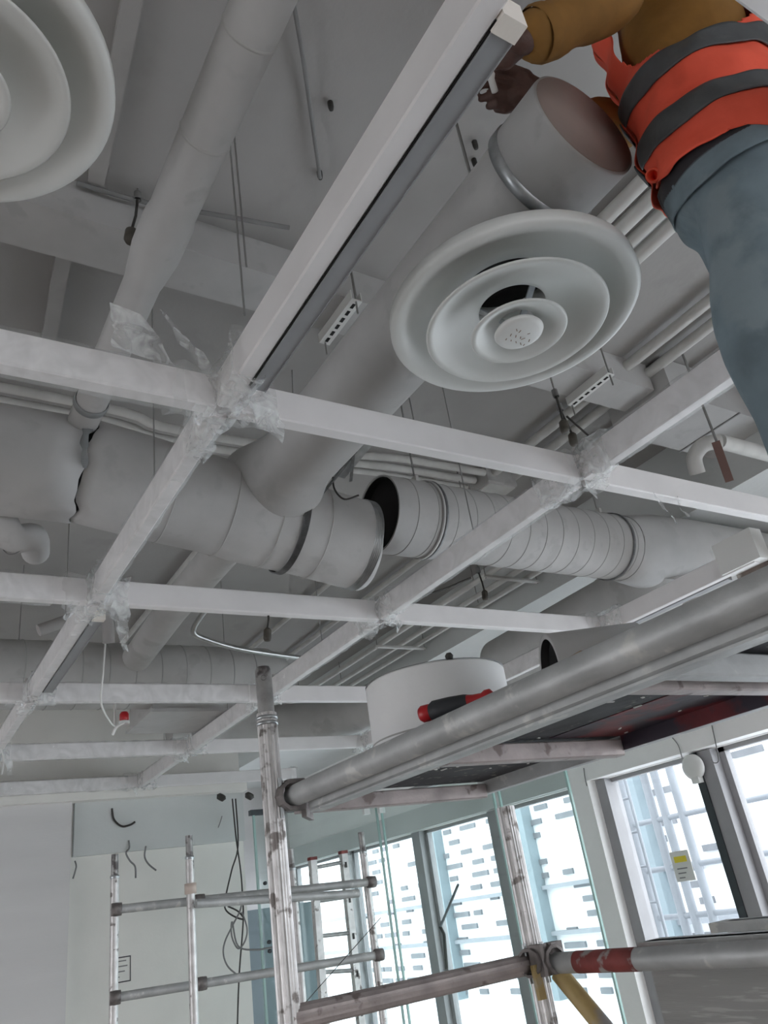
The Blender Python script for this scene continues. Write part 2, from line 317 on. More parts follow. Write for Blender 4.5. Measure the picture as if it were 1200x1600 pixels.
for i, xx in enumerate((3.62, 3.77)): struct('glass_clip', MB().box((xx, 6.15, GT - .07), (xx + .055, 6.19, GT + .0)), 'white', g1)
single(MB().box((3.4, 8.6, FZ), (4.3, 9.0, 0.18)), 'equipment_cabinet', 'extblue', 'tall plain blue-grey cabinet behind the green glass and ladder', 'cabinet')

# ================================================================== CEILING GRID OF WHITE TUBES
GX = (0.636, 1.885, 3.310); GY = (0.235, 1.531, 2.844, 4.174, 5.499, 6.728)
ZB, ZT, TW = 1.150, 1.245, 0.042
ZM = (ZB + ZT) / 2
def wrap(parent, a, b, seed, material='film', grow=.007, amt=.010):
    a = Vector(a); b = Vector(b); L = (b - a).length; n = max(3, int(L / .03)); d = (b - a).normalized(); sd = d.cross(Vector((0, 0, 1)))
    ring = []
    W, H = TW / 2 + grow, (ZT - ZB) / 2 + grow
    for q in range(16):
        t = q / 16 * 4; e = int(t); f = t - e
        ring.append([(-W + 2 * W * f, -H), (W, -H + 2 * H * f), (W - 2 * W * f, H), (-W, H - 2 * H * f)][e])
    vs = [a + d * (L * i / n) + sd * x + Vector((0, 0, y)) for i in range(n + 1) for x, y in ring]
    fs = [(i * 16 + j, i * 16 + (j + 1) % 16, (i + 1) * 16 + (j + 1) % 16, (i + 1) * 16 + j) for i in range(n) for j in range(16)]
    mb = MB().add(vs, fs, True); crumple(mb, amt, 17, seed)
    return mb.build('plastic_wrap', material, parent)
def shred(parent, p, dx, dz, wd, seed):      # a torn strip of film hanging from the tube
    p = Vector(p); vs = []; n = 7
    for i in range(n + 1):
        t = i / n; ww = wd * (1 - .6 * t)
        for s_ in (-1, 0, 1): vs.append(p + Vector((dx * t + s_ * ww / 2, s_ * .006, dz * t)))
    mb = MB().add(vs, [(i * 3 + j, i * 3 + j + 1, i * 3 + j + 4, i * 3 + j + 3) for i in range(n) for j in range(2)], True); crumple(mb, .022, 22, seed)
    return mb.build('torn_film', 'filmd', parent)
def grid_run(label, pts, seed):
    t = thing('grid_tube', label, 'ceiling tube', (pts[0][0], pts[0][1], ZB), 'white tubes of the hanging grid')
    for i in range(len(pts) - 1):
        a = Vector((*pts[i], ZM)); b = Vector((*pts[i + 1], ZM)); d = (b - a).normalized()
        MB().bar(a + d * .022, b - d * .022, TW, ZT - ZB, bev=.004).build('tube_segment', 'tube', t)
    return t
g = {}
g['A1'] = grid_run('long white tube with a grey light channel running down the middle of the grid', [(GX[0], -.6), (GX[0], GY[0])] + [(GX[0], y) for y in GY[1:]], 1)
g['A2'] = grid_run('white grid tube passing under the open duct end towards the jeans', [(GX[1], -.4)] + [(GX[1], y) for y in GY], 2)
g['A3'] = grid_run('white grid tube nearest the windows, ending in a square cover', [(GX[2], 1.84)] + [(GX[2], y) for y in GY[2:5]], 3)
xl = -2.6
g['B0'] = grid_run('white grid tube crossing in front of the worker at the top', [(.9, GY[0]), (GX[1], GY[0]), (3.2, GY[0])], 4)
g['B1'] = grid_run('white cross tube directly below the large ceiling diffuser', [(-.61, GY[1]), (GX[0], GY[1]), (GX[1], GY[1]), (GX[2], GY[1])], 5)
g['B2'] = grid_run('white cross tube just below the broken main duct', [(xl, GY[2]), (-.61, GY[2]), (GX[0], GY[2]), (GX[1], GY[2]), (GX[2], GY[2])], 6)
g['B3'] = grid_run('white cross tube level with the top of the scaffold post', [(xl, GY[3]), (-.61, GY[3]), (GX[0], GY[3]), (GX[1], GY[3]), (GX[2], GY[3])], 7)
g['B4'] = grid_run('white cross tube with ragged film below the red sprinkler cap', [(xl, GY[4]), (GX[0], GY[4]), (GX[1], GY[4]), (GX[2], GY[4])], 8)
g['B5'] = grid_run('last white cross tube along the back wall', [(xl, GY[5]), (GX[0], GY[5]), (GX[1], GY[5]), (GX[2], GY[5])], 9)
sd = 0
for i in range(3):
    for j in range(1, 6):
        if i == 2 and j == 1: continue
        sd += 1; x, y = GX[i], GY[j]; A = g['A%d' % (i + 1)]; B = g['B%d' % j]
        rl = R.uniform(.07, .14)
        if j < 5 or i < 2: wrap(A, (x, y - rl - .05, ZM), (x, y - .015, ZM), sd, 'filmd', .012, .022)
        if j < 5: wrap(A, (x, y + .015, ZM), (x, y + rl + .08, ZM), sd + 40, 'filmd', .012, .024)
        wrap(B, (x - rl, y, ZM), (x - .015, y, ZM), sd + 80, 'film', .012, .022)
        if i < 2: wrap(B, (x + .015, y, ZM), (x + rl, y, ZM), sd + 120, 'filmd', .010, .020)
        if R.random() < .7: shred(B, (x + R.uniform(-.1, .1), y - .02, ZB), R.uniform(-.05, .05), -R.uniform(.05, .1), .05, sd)
# film sleeves left on the A tubes
for (nm, a, b) in (('A1', GY[1] + .12, GY[2] - .1), ('A1', GY[2] + .12, GY[3] - .1), ('A1', GY[3] + .1, GY[4] - .1), ('A2', GY[0] + .1, GY[1] - .12), ('A2', GY[1] + .12, GY[2] - .12), ('A2', GY[2] + .12, GY[3] - .12), ('A2', GY[3] + .1, GY[4] - .1), ('A2', GY[4] + .1, GY[5] - .1), ('A3', GY[2] + .1, GY[3] - .1)):
    sd += 1; x = GX[int(nm[1]) - 1]; wrap(g[nm], (x, a, ZM), (x, b, ZM), sd, 'film', .004, .006)
for (nm, a, b) in (('B3', GX[0] + .1, GX[1] - .1), ('B4', -.8, GX[0] - .1), ('B4', GX[0] + .1, GX[1] - .1), ('B5', GX[0] + .1, GX[1] - .1), ('B2', -.6, GX[0] - .15), ('B1', .05, GX[0] - .1)):
    sd += 1; y = GY[int(nm[1])]; wrap(g[nm], (a, y, ZM), (b, y, ZM), sd, 'film', .004, .007)
# flaps of film standing up from the first crossing
shred(g['B1'], (GX[0] - .20, GY[1] - .03, ZT), -.05, .13, .16, 501); shred(g['B1'], (GX[0] - .03, GY[1] - .04, ZT - .02), -.12, .16, .06, 502)
shred(g['B1'], (GX[0] + .10, GY[1] - .03, ZB + .02), .03, -.10, .12, 503); shred(g['B2'], (GX[0] + .08, GY[2] - .03, ZB), .02, -.18, .07, 504)
shred(g['B1'], (GX[1] + .33, GY[1] - .02, ZB), .06, -.11, .03, 505); shred(g['B1'], (GX[1] + .45, GY[1] - .02, ZB), .03, -.07, .02, 506)
# grey light channels clipped beside the middle tube
def channel(parent, x, y0, y1, cap_far=False):
    x0 = x + TW / 2 + .003; x1 = x0 + .042
    c = MB().box((x0, y0, ZB - .001), (x1, y1, ZB + .004)).box((x0, y0, ZB - .004), (x0 + .002, y1, ZB + .045)).box((x1 - .002, y0, ZB - .004), (x1, y1, ZB + .045)).build('light_channel', 'lampgrey', parent, 'grey aluminium light channel')
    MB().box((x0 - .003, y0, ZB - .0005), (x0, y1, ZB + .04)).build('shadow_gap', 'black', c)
    ye = y1 if cap_far else y0
    MB().box((x0 - .002, ye - .016, ZB - .006), (x1 + .002, ye + .016, ZB + .047)).build('end_cap', 'lampcap', c, 'cream end cap')
    return c
channel(g['A1'], GX[0], .445, 1.415)
channel(g['A1'], GX[0], 2.99, 4.00)
e3 = MB().box((GX[2] - .035, 1.82, ZB + .005), (GX[2] + .05, 2.03, ZT + .06)).build('tube_cover', 'white', g['A3'], 'square white cover on the tube end')
MB().box((GX[2] + .03, 2.05, ZB - .002), (GX[2] + .07, 2.70, ZB + .03)).build('light_channel', 'lampgrey', g['A3'])
# thin rods that hang the grid from the slab
for i, x in enumerate(GX[:2]):
    for j in (1, 2, 3, 4):
        MB().tube([(x + .004, GY[j] + .58, ZT), (x + .004, GY[j] + .58, CE)], .0025, 6).build('hanger_wire', 'wire', g['A%d' % (i + 1)])

# ================================================================== DUCTS
def seams(parent, a, b, r, ts, material='ductb'):
    a = Vector(a); b = Vector(b)
    for t in ts:
        p = a.lerp(b, t); d = (b - a).normalized()
        MB().lathe([(r, -.004), (r + .0035, -.002), (r + .0035, .002), (r, .004)], p, d, 36).build('seam', material, parent)
DY, DZ = 2.49, 1.50
# left length of the main duct, up to the crack
RD = 0.186
def crack_x(a, side): return 0.545 - .075 * math.sin(a * .5 + .4) + .006 * math.sin(a * 7) + .004 * math.sin(a * 13 + 1) + side
def duct_len(name, label, x0, x1, z0, z1, r, crack_left=False, crack_right=False, n=64, wav=.004):
    t = thing(name, label, 'air duct', ((x0 + x1) / 2, DY, min(z0, z1) - r))
    k = 26; vs = []
    for i in range(k + 1):
        for j in range(n):
            a = 2 * PI * j / n; xl_ = crack_x(a, .000 + .030 * math.exp(-((a - 1.15) / .35) ** 2) + .006 * max(0, math.sin(a * 9))) if crack_left else x0; xr_ = crack_x(a, -.004) if crack_right else x1
            s_ = i / k; x = xl_ + (xr_ - xl_) * s_; zc = z0 + (z1 - z0) * (x - x0) / (x1 - x0)
            rr = r + wav * noise.noise(Vector((x * 5, math.cos(a) * 2, math.sin(a) * 2)))
            vs.append((x, DY - rr * math.sin(a), zc + rr * math.cos(a)))
    mb = MB().add(vs, [(i * n + j, i * n + (j + 1) % n, (i + 1) * n + (j + 1) % n, (i + 1) * n + j) for i in range(k) for j in range(n)], True)
    o = mb.build('duct_shell', 'duct', t); 
    md = o.modifiers.new('thickness', 'SOLIDIFY'); md.thickness = .012; md.offset = -1 if crack_left or crack_right else -1
    return t
d1 = duct_len('main_duct', 'wide white wrapped duct with a cracked edge where the thin duct meets it', -2.4, .53, 1.5, 1.5, RD, crack_right=True)
Z1 = 1.338; XE = 1.60
d2 = duct_len('main_duct', 'sagging white duct length with a torn ridged end below the big branch', .53, XE, 1.5, Z1, RD, crack_left=True)
MB().tube([(.42, DY, 1.5), (.62, DY, 1.49)], RD - .022, 40).build('inner_liner', 'black', d1)
vs = []
for k_ in range(15):
    t_ = .6 + 1.45 * k_ / 14; w_ = .019 * (1 - .55 * k_ / 14) + .004 * math.sin(k_ * 2.1); xc = crack_x(t_, -.004) + .004 * math.sin(k_ * 1.3); rr = RD + .010 + .004 * math.sin(k_ * 1.9)
    for q_ in (-1, 0, 1): vs.append((xc + q_ * w_, DY - (rr + (.004 if q_ == 0 else 0)) * math.sin(t_), 1.5 + (rr + (.004 if q_ == 0 else 0)) * math.cos(t_)))
mb = MB().add(vs, [(k_ * 3 + q_, k_ * 3 + q_ + 1, k_ * 3 + q_ + 4, k_ * 3 + q_ + 3) for k_ in range(14) for q_ in range(2)], True); mb.build('grey_patch', 'greytape', d1, 'torn grey tape hanging at the crack')
ax2 = Vector((XE - .53, 0, Z1 - 1.5)).normalized()
for t in (.25, .45, .62, .8):
    p = Vector((.53, DY, 1.5)).lerp(Vector((XE, DY, Z1)), t); MB().lathe([(RD + .001, -.003), (RD + .004, 0), (RD + .001, .003)], p, ax2, 40).build('seam', 'ductb', d2)
for t in (.55, .72, .86): p = (-2.4 + (.53 + 2.4) * t, DY, 1.5); MB().lathe([(RD + .001, -.003), (RD + .003, 0), (RD + .001, .003)], p, (1, 0, 0), 40).build('seam', 'ductb', d1)
ex = Vector((XE, DY, Z1))
mb = MB()
for i in range(5): mb.lathe([(RD - .004, -.03 + i * .008), (RD + .004, -.026 + i * .008), (RD - .004, -.022 + i * .008)], ex, ax2, 48)
mb.lathe([(RD - .006, .01), (RD - .006, -.03)], ex, ax2, 48)
mb.build('ridged_end', 'zinc', d2, 'ridged metal inner sleeve at the torn end')
MB().lathe([(0, -.05), (RD - .014, -.05)], ex, ax2, 40).build('dark_inside', 'black', d2)
mb = MB().lathe([(RD + .001, .0), (RD + .004, .03), (RD - .03, .05)], ex, ax2, 14, True, -1.1, .1); crumple(mb, .02, 18, 9); mb.build('torn_flap', 'duct', d2)
# ridged strap round the sagging length
sp = Vector((.53, DY, 1.5)).lerp(Vector((XE, DY, Z1)), .70)
st = thing('hanger_strap', 'dark ridged metal strap slung under the sagging duct', 'strap', sp - Vector((0, 0, RD)))
mb = MB(); 
for i in range(7): mb.lathe([(RD + .005, -.0140 + i * .004), (RD + .0095, -.012 + i * .004), (RD + .005, -.010 + i * .004)], sp, ax2, 60)
mb.build('ridged_band', 'zincdark', st)
tp = sp + Vector((0, 0, RD + .02)); MB().tube([sp + Vector((0, -.1, .16)), tp + Vector((.05, -.03, .12)), (tp.x + .08, DY - .03, CE)], .003, 6).build('hanger_wire', 'wire', st)
br = thing('loose_bracket', 'bent grey metal bracket with trailing strips above the torn duct', 'bracket', (1.62, 2.36, 1.62))
q = ad(565, 695, 2.9)
MB().bar(q + Vector((.04, 0, .03)), ad(530, 745, 3.05), .05, .004, (0, .3, 1)).build('plate', 'zinc', br)
for a_, b_ in (((556, 705), (520, 752)), ((552, 712), (548, 752)), ((538, 730), (500, 775))): MB().bar(ad(*a_, 2.92), ad(*b_, 3.05), .012, .003, (0, .3, 1)).build('strip', 'zincdark', br)
MB().tube(smooth_pts([ad(520, 745, 3.0), ad(523, 765, 3.0), ad(538, 780, 3.0), ad(560, 774, 3.05)]), .004, 6).build('loose_wire', 'cable', br)
# second length, open black end
X2, X3 = 1.715, 3.20; R2 = .170
d3 = thing('main_duct', 'ribbed white duct length with an open black end facing the torn duct', 'air duct', ((X2 + X3) / 2, DY, DZ - R2))
mb = MB(); mb.lathe([(R2, X2 + (X3 - X2) * k_ / 12) for k_ in range(13)], (0, DY, DZ), (1, 0, 0), 56); mb.lathe([(R2, X2), (R2 - .008, X2)], (0, DY, DZ), (1, 0, 0), 56, False); mb.lathe([(R2 - .008, X2), (R2 - .008, X2 + .5)], (0, DY, DZ), (1, 0, 0), 56); mb.build('duct_shell', 'duct', d3)
for k_ in range(14): MB().lathe([(R2, -.003), (R2 + .002, -.001), (R2 + .002, .001), (R2, .003)], (X2 + .09 + k_ * .103, DY, DZ), (1, .06, 0), 56).build('seam', 'seamgrey', d3)
MB().lathe([(0, X2 + .04), (R2 - .009, X2 + .04)], (0, DY, DZ), (1, 0, 0), 40).lathe([(R2 - .009, X2 + .004), (R2 - .009, X2 + .04)], (0, DY, DZ), (1, 0, 0), 40).build('dark_inside', 'black', d3, 'black inside of the open duct end')
for xx in (X2 + .225, X2 + .24, 3.12): MB().lathe([(R2 + .002, -.006), (R2 + .008, -.006), (R2 + .008, .006), (R2 + .002, .006)], (xx, DY, DZ), (1, 0, 0), 48).build('strap', 'zincdark' if xx > 1.95 else 'ductb', d3)
for xx in (X2 + .23, 3.12):
    MB().tube([(xx, DY, DZ + R2 + .005), (xx, DY, CE)], .0045, 8).build('hanger_rod', 'wire', d3)
    MB().box((xx - .008, DY - .02, DZ + R2), (xx + .008, DY + .02, DZ + R2 + .05)).build('rod_clamp', 'pipe', d3)
d4 = thing('duct_tee', 'swollen white duct tee towards the window side', 'air duct', (3.9, DY, DZ - .24))
MB().lathe([(R2 + .002, X3), (R2 + .012, X3 + .05), (.205, X3 + .22), (.215, X3 + .5), (.215, 4.75)], (0, DY, DZ), (1, 0, 0), 48).build('duct_shell', 'duct', d4)
MB().tube([(3.5, DY - .03, DZ - .02), (3.56, DY + .12, DZ - .10), (3.62, DY + .5, DZ - .12), (3.66, DY + 1.6, DZ - .12)], [.205, .20, .19, .19], 36).build('side_branch', 'ductb', d4)
# large branch over the diffuser, closed towards the worker
BX, BZ, RB = 1.190, 1.500, .145
d5 = thing('branch_duct', 'thick white branch duct with a closed end tinted brownish by painted bounce light above the diffuser', 'air duct', (BX, 1.5, BZ - RB))
MB().lathe([(RB - .008, .81), (RB - .006, 1.4), (RB - .008, 2.18), (RB + .012, 2.26), (RB + .035, 2.34), (RB + .06, 2.42)], (BX, 0, BZ), (0, 1, 0), 44).build('duct_shell', 'duct', d5)
YC = .675
sh = MB().lathe([(0, YC + .004), (RB - .012, YC + .004), (RB - .002, YC), (RB, YC + .008), (RB, .815), (RB - .01, .82)], (BX, 0, BZ), (0, 1, 0), 44).build('end_sleeve', 'duct', d5)
MB().lathe([(0, YC - .002), (RB - .008, YC - .002), (RB - .006, YC + .002)], (BX, 0, BZ), (0, 1, 0), 44).build('end_disc', mat('disc_bounce_brown', (0.34, 0.27, 0.245), 0.8, var=0.06), d5, 'disc closing the duct end, orange bounce light painted in as brown')  # brown base colour paints in the orange light reflected off the worker
MB().lathe([(RB - .004, .808), (RB + .004, .810), (RB + .004, .838), (RB - .004, .840)], (BX, 0, BZ), (0, 1, 0), 44).build('clamp_band', 'zinc', d5, 'shiny metal clamp band')
MB().tube([(BX - .1, .95, BZ + .1), (BX - .1, .95, CE)], .004, 6).build('hanger_rod', 'wire', d5)
# thin duct to the left
TX, TZ = .467, 1.60
d6 = thing('thin_duct', 'thin white round duct running overhead beside the edge diffuser', 'air duct', (TX, 1.3, TZ - .06))
MB().lathe([(.058, -.6), (.058, 1.36), (.064, 1.39), (.064, 1.50), (.053, 1.60), (.050, 1.62), (.050, 2.33)], (TX, 0, TZ), (0, 1, 0), 28).build('duct_shell', 'duct', d6)
MB().lathe([(.052, 2.20), (.056, 2.205), (.056, 2.225), (.052, 2.23)], (TX, 0, TZ), (0, 1, 0), 28).build('collar', 'greytape', d6)
for yy in (.62, .86, 1.12): MB().lathe([(.058, yy), (.060, yy + .004), (.058, yy + .008)], (TX, 0, TZ), (0, 1, 0), 28).build('seam', 'ductb', d6)
# elbow below the left end
q0 = ay(-10, 800, 2.62); q1 = ay(20, 835, 2.62); q2 = ay(50, 828, 2.62)
el = thing('elbow_duct', 'small white elbow tucked under the left end of the main duct', 'air duct', q1)
MB().tube(smooth_pts([q0 + Vector((-.1, 0, .16)), q0 + Vector((0, 0, .02)), q1 + Vector((.0, .04, .01)), q2 + Vector((.02, .12, .03)), q2 + Vector((.06, .3, .06))]), .05, 20).build('elbow', 'duct', el)
MB().lathe([(.05, 0), (.053, .003), (.05, .006)], q1 + Vector((.01, .06, .01)), (1, .9, .2), 24).build('seam', 'cablegrey', el)
# stub between main duct and the far duct, far duct
SX = 1.27
d7 = thing('stub_duct', 'short white round stub behind the main duct, dropping towards the far duct', 'air duct', (SX, 3.4, 1.45))
MB().tube([(SX - .05, 2.62, 1.60), (SX, 3.0, 1.58), (SX, 3.9, 1.58), (SX + .02, 4.75, 1.55)], .085, 24).build('duct_shell', 'ductb', d7)
FY, FZD, RF = 4.85, 1.50, .20
d8 = thing('far_duct', 'grey-white ribbed duct running across behind the third tube', 'air duct', (0, FY, FZD - RF))
MB().lathe([(RF, -3.0 + .4 * k_) for k_ in range(14)] + [(RF - .05, 2.32), (.06, 2.36), (0, 2.36)], (0, FY, FZD), (1, 0, 0), 44).build('duct_shell', 'ductb', d8)
for k_ in range(12): MB().lathe([(RF, -.004), (RF + .003, -.001), (RF + .003, .001), (RF, .004)], (.35 + k_ * .155, FY, FZD), (1, .05, 0), 44).build('seam', 'seamgrey', d8)
for xx in (.2, 1.2): MB().tube([(xx, FY, FZD + RF), (xx, FY, CE)], .004, 6).build('hanger_rod', 'wire', d8)
d9 = thing('duct_boot', 'boxy pale duct boot below the far duct', 'air duct', (1.7, 4.95, 1.255))
mb = MB().box((1.42, 4.78, 1.27), (2.06, 5.30, 1.42)); mb.build('boot_body', 'ductb', d9)
MB().box((1.40, 4.76, 1.255), (2.08, 5.32, 1.275)).build('flange', 'duct', d9)
for k in range(3): MB().lathe([(.0, 0), (.008, 0), (.008, .01), (0, .01)], (1.50 + k * .12, 4.775, 1.38 - .03 * k), (0, -1, 0), 8).build('screw_hole', 'cable', d9)
d10 = thing('curved_duct', 'pale duct bend behind the scaffold post, under the fourth cell', 'air duct', (2.9, 5.9, 1.3))
MB().tube(smooth_pts([(2.0, 6.3, 1.55), (2.5, 6.25, 1.55), (2.95, 6.1, 1.5), (3.25, 5.7, 1.45), (3.35, 5.0, 1.45)]), .16, 28).build('duct_shell', 'ductb', d10)

# ------------------------------------------------------------------ rectangular trunking across the slab
tr = thing('cable_trunking', 'flat white rectangular trunking across the slab with slotted brackets', 'trunking', (0, 1.9, 2.0))
MB().box((-3.0, 1.83, 2.0), (2.95, 2.02, 2.15)).build('trunking_body', 'duct', tr)
tr2 = thing('cable_trunking', 'wider white trunking end at the slab beside the jeans', 'trunking', (3.6, 2.0, 1.9))
MB().box((2.96, 1.75, 1.93), (4.6, 2.12, 2.14)).build('trunking_body', 'duct', tr2)
MB().box((3.45, 1.745, 1.925), (3.46, 2.125, 1.932)).build('joint_line', 'cablegrey', tr2)
def slotted(px, py, group=True):
    p = az(px, py, 1.985); b = thing('slotted_bracket', 'slotted white bracket fixed under the trunking %s' % ('between the grid tube and branch duct' if px < 700 else 'beside the large diffuser'), 'bracket', p, 'slotted brackets under the trunking')
    x, y = p.x, p.y
    MB().box((x - .022, y - .13, 1.955), (x + .022, y + .13, 1.96)).box((x - .022, y - .13, 1.96), (x - .019, y + .13, 1.998)).box((x + .019, y - .13, 1.96), (x + .022, y + .13, 1.998)).build('channel', 'white', b)
    for k in range(6): MB().box((x - .006, y - .11 + k * .04, 1.9535), (x + .006, y - .11 + k * .04 + .024, 1.956)).build('slot', 'black', b)
    for s_ in (-1, 1): MB().tube([(x, y + s_ * .122, 1.90), (x, y + s_ * .122, CE)], .004, 6).build('rod', 'wire', b)
slotted(530, 495); slotted(920, 602)
# dark conduit along the slab and other pipes on it
def pipe_run(label, pts, r, material='pipe', group='conduits on the slab', name='conduit', n=10):
    return single(MB().tube(pts, r, n), name, material, label, 'pipe', group)
pz_ = 2.06
for k, (dy, r) in enumerate(((2.86, .020), (2.95, .020), (3.03, .017))):
    lab = ('foremost of the three pale conduits crossing above the main duct', 'middle of the three pale conduits crossing above the main duct', 'hindmost of the three pale conduits crossing above the main duct')[k]
    pipe_run(lab, smooth_pts([(-3.2, dy, pz_), (-1, dy, pz_), (.6, dy, pz_ - .005), (.9, dy, pz_ - .05), (1.4, dy, pz_ - .05), (1.9, dy - .01 * k, pz_ - .01), (2.2, dy, pz_ + .02), (2.72, dy - .01, pz_ + .02)], 5), r)
jb = thing('junction_box', 'small grey junction box on the slab above the ribbed duct', 'junction box', (2.86, 2.92, 2.02))
MB().bar((2.74, 2.93, 2.08), (2.95, 2.93, 2.08), .16, .10, bev=.008).build('box_body', 'ductb', jb); MB().bar((2.75, 2.93, 2.026), (2.94, 2.93, 2.026), .14, .008).build('box_cover', 'pipe', jb)
for k, (x, r) in enumerate(((2.01, .028), (2.10, .030), (2.19, .024), (2.275, .030))):
    lab = 'pale pipe on the slab beside the closed duct end, %s of four' % ('first', 'second', 'third', 'fourth')[k]
    pipe_run(lab, [(x, -.6, 2.09), (x, 1.84, 2.09)], r, 'pipe', 'four pipes beside the branch duct')
for k, (x, z, y0, y1) in enumerate(((1.55, 2.12, 3.2, 6.6), (2.62, 2.11, 3.2, 6.6), (3.05, 2.11, 3.15, 6.9), (3.28, 1.84, 3.15, 6.9), (3.46, 1.84, 3.15, 6.9), (3.62, 1.84, 3.1, 6.9))):
    pipe_run('pale ceiling conduit running to the back wall, %s from the stub duct' % ('first', 'second', 'third', 'fourth', 'fifth', 'sixth')[k], [(x, y0, z), (x, y1, z)], .020, 'pipe', 'conduits running to the back wall')
for k, x in enumerate((2.80, 2.95, 3.22)):
    pipe_run('slab pipe above the trunking beside the jeans, %s from the black plugs' % ('first', 'second', 'third')[k], [(x, .3, 2.10), (x, 3.0, 2.10)], .026, 'pipe', 'slab pipes behind the jeans')
for k, yy in enumerate((3.6, 5.0, 6.4)):
    h_ = thing('pipe_hanger', 'thin strut hanger carrying three conduits beside the bulkhead, %s from the ribbed duct' % ('first', 'second', 'third')[k], 'hanger', (3.45, yy, 1.8), 'strut hangers')
    MB().box((3.22, yy - .015, 1.805), (3.70, yy + .015, 1.8195)).build('strut', 'pipe', h_)
    for xx in (3.24, 3.69): MB().tube([(xx, yy, 1.80), (xx, yy, CE)], .004, 6).build('rod', 'wire', h_)
single(MB().tube(smooth_pts([ay(325, 948, 4.1), ay(302, 985, 4.2), ay(325, 1000, 4.25), ay(380, 1015, 4.3), ay(470, 1028, 4.4)], 5), .016, 10), 'steel_conduit', 'steelpipe', 'shiny bent steel conduit behind the second cross tube', 'pipe')
single(MB().tube(smooth_pts([ay(60, 985, 3.9), ay(120, 965, 3.9), ay(160, 958, 3.9), ay(168, 972, 3.92), ay(170, 1005, 3.95)], 5), .030, 12), 'drain_pipe', mat('dusty_drain_pipe', (0.36, 0.345, 0.335), .8, var=.1), 'dusty grey drain pipe bending down beside the short light channel', 'pipe')
cr = MB().tube([(-3.2, 2.10, 2.135), (1.3, 2.10, 2.135), (3.6, 2.10, 2.135)], .010, 8); single(cr, 'cable', 'cablegrey', 'thin dark cable pinned along the slab behind the trunking', 'cable')
single(MB().tube(smooth_pts([az(120, 286, 2.11), az(230, 317, 2.11), az(340, 336, 2.11), az(452, 356, 2.11)], 5), .008, 8), 'cable', 'cablegrey', 'dark cable sagging along the slab over the thin duct', 'cable')
single(MB().tube(smooth_pts([az(456, -10, 2.13), az(470, 70, 2.12), az(482, 150, 2.13), az(500, 278, 2.12)], 5), .007, 6), 'cable', 'cablegrey', 'thin grey cable dangling along the slab above the grid tube', 'cable')
single(MB().bar(az(210, -20, 2.13), az(150, 280, 2.13), .05, .04), 'slab_rib', 'ceiling', 'faint painted rib on the slab beside the edge diffuser', 'rib')
single(MB().bar(az(100, 395, 2.12), az(70, 560, 2.12), .05, .05), 'slab_rib', 'ceiling', 'faint painted rib on the slab beyond the trunking', 'rib')
for k, (px, py) in enumerate(((517, 167), (743, 228), (742, 256), (500, 275))):
    p = az(px, py, 2.13); single(MB().lathe([(0, -.012), (.007, -.012), (.009, 0), (.009, .02)], p, (0, 0, 1), 10), 'anchor_bolt', 'cable', 'small dark anchor bolt in the slab, %s' % ('left of the long light channel', 'between the channel and branch duct', 'touching the branch duct', 'at the end of the dangling cable')[k], 'bolt', 'anchor bolts in the slab')
# loose hanger wires
for k, (a_, b_, z0) in enumerate((((357, 200), (388, 480), 1.95), ((365, 200), (402, 415), 1.9), ((545, 400), (555, 450), 1.9), ((640, 625), (645, 660), 1.8), ((735, 885), (752, 930), 1.5), ((792, 890), (808, 948), 1.5), ((843, 895), (860, 935), 1.5), ((620, 990), (628, 1048), 1.4), ((765, 945), (775, 1030), 1.4), ((530, 1080), (535, 1120), 1.3))):
    a = az(*a_, 2.14); b = ad(*b_, a.dot(FW)); b = Vector((a.x, a.y, 0)); b.z = 2.14
    # vertical wire through the upper pixel, long enough to reach the lower one
    lo = min(1.95, max(1.3, 2.14 - abs(b_[1] - a_[1]) / FPX * a.dot(FW) * 1.35))
    single(MB().tube([(a.x, a.y, 2.15), (a.x + .003, a.y, lo)], .0032, 6), 'hanger_wire', 'wire', 'thin dark hanger wire from the slab, %s' % ('beside the thin duct', 'close beside another wire near the thin duct', 'above the slotted bracket', 'near the diffuser rim', 'behind the ribbed duct, left of three', 'behind the ribbed duct, middle of three', 'behind the ribbed duct, right of three', 'above the white drum', 'above the drum right edge', 'behind the scaffold post')[k], 'wire', 'hanger wires')

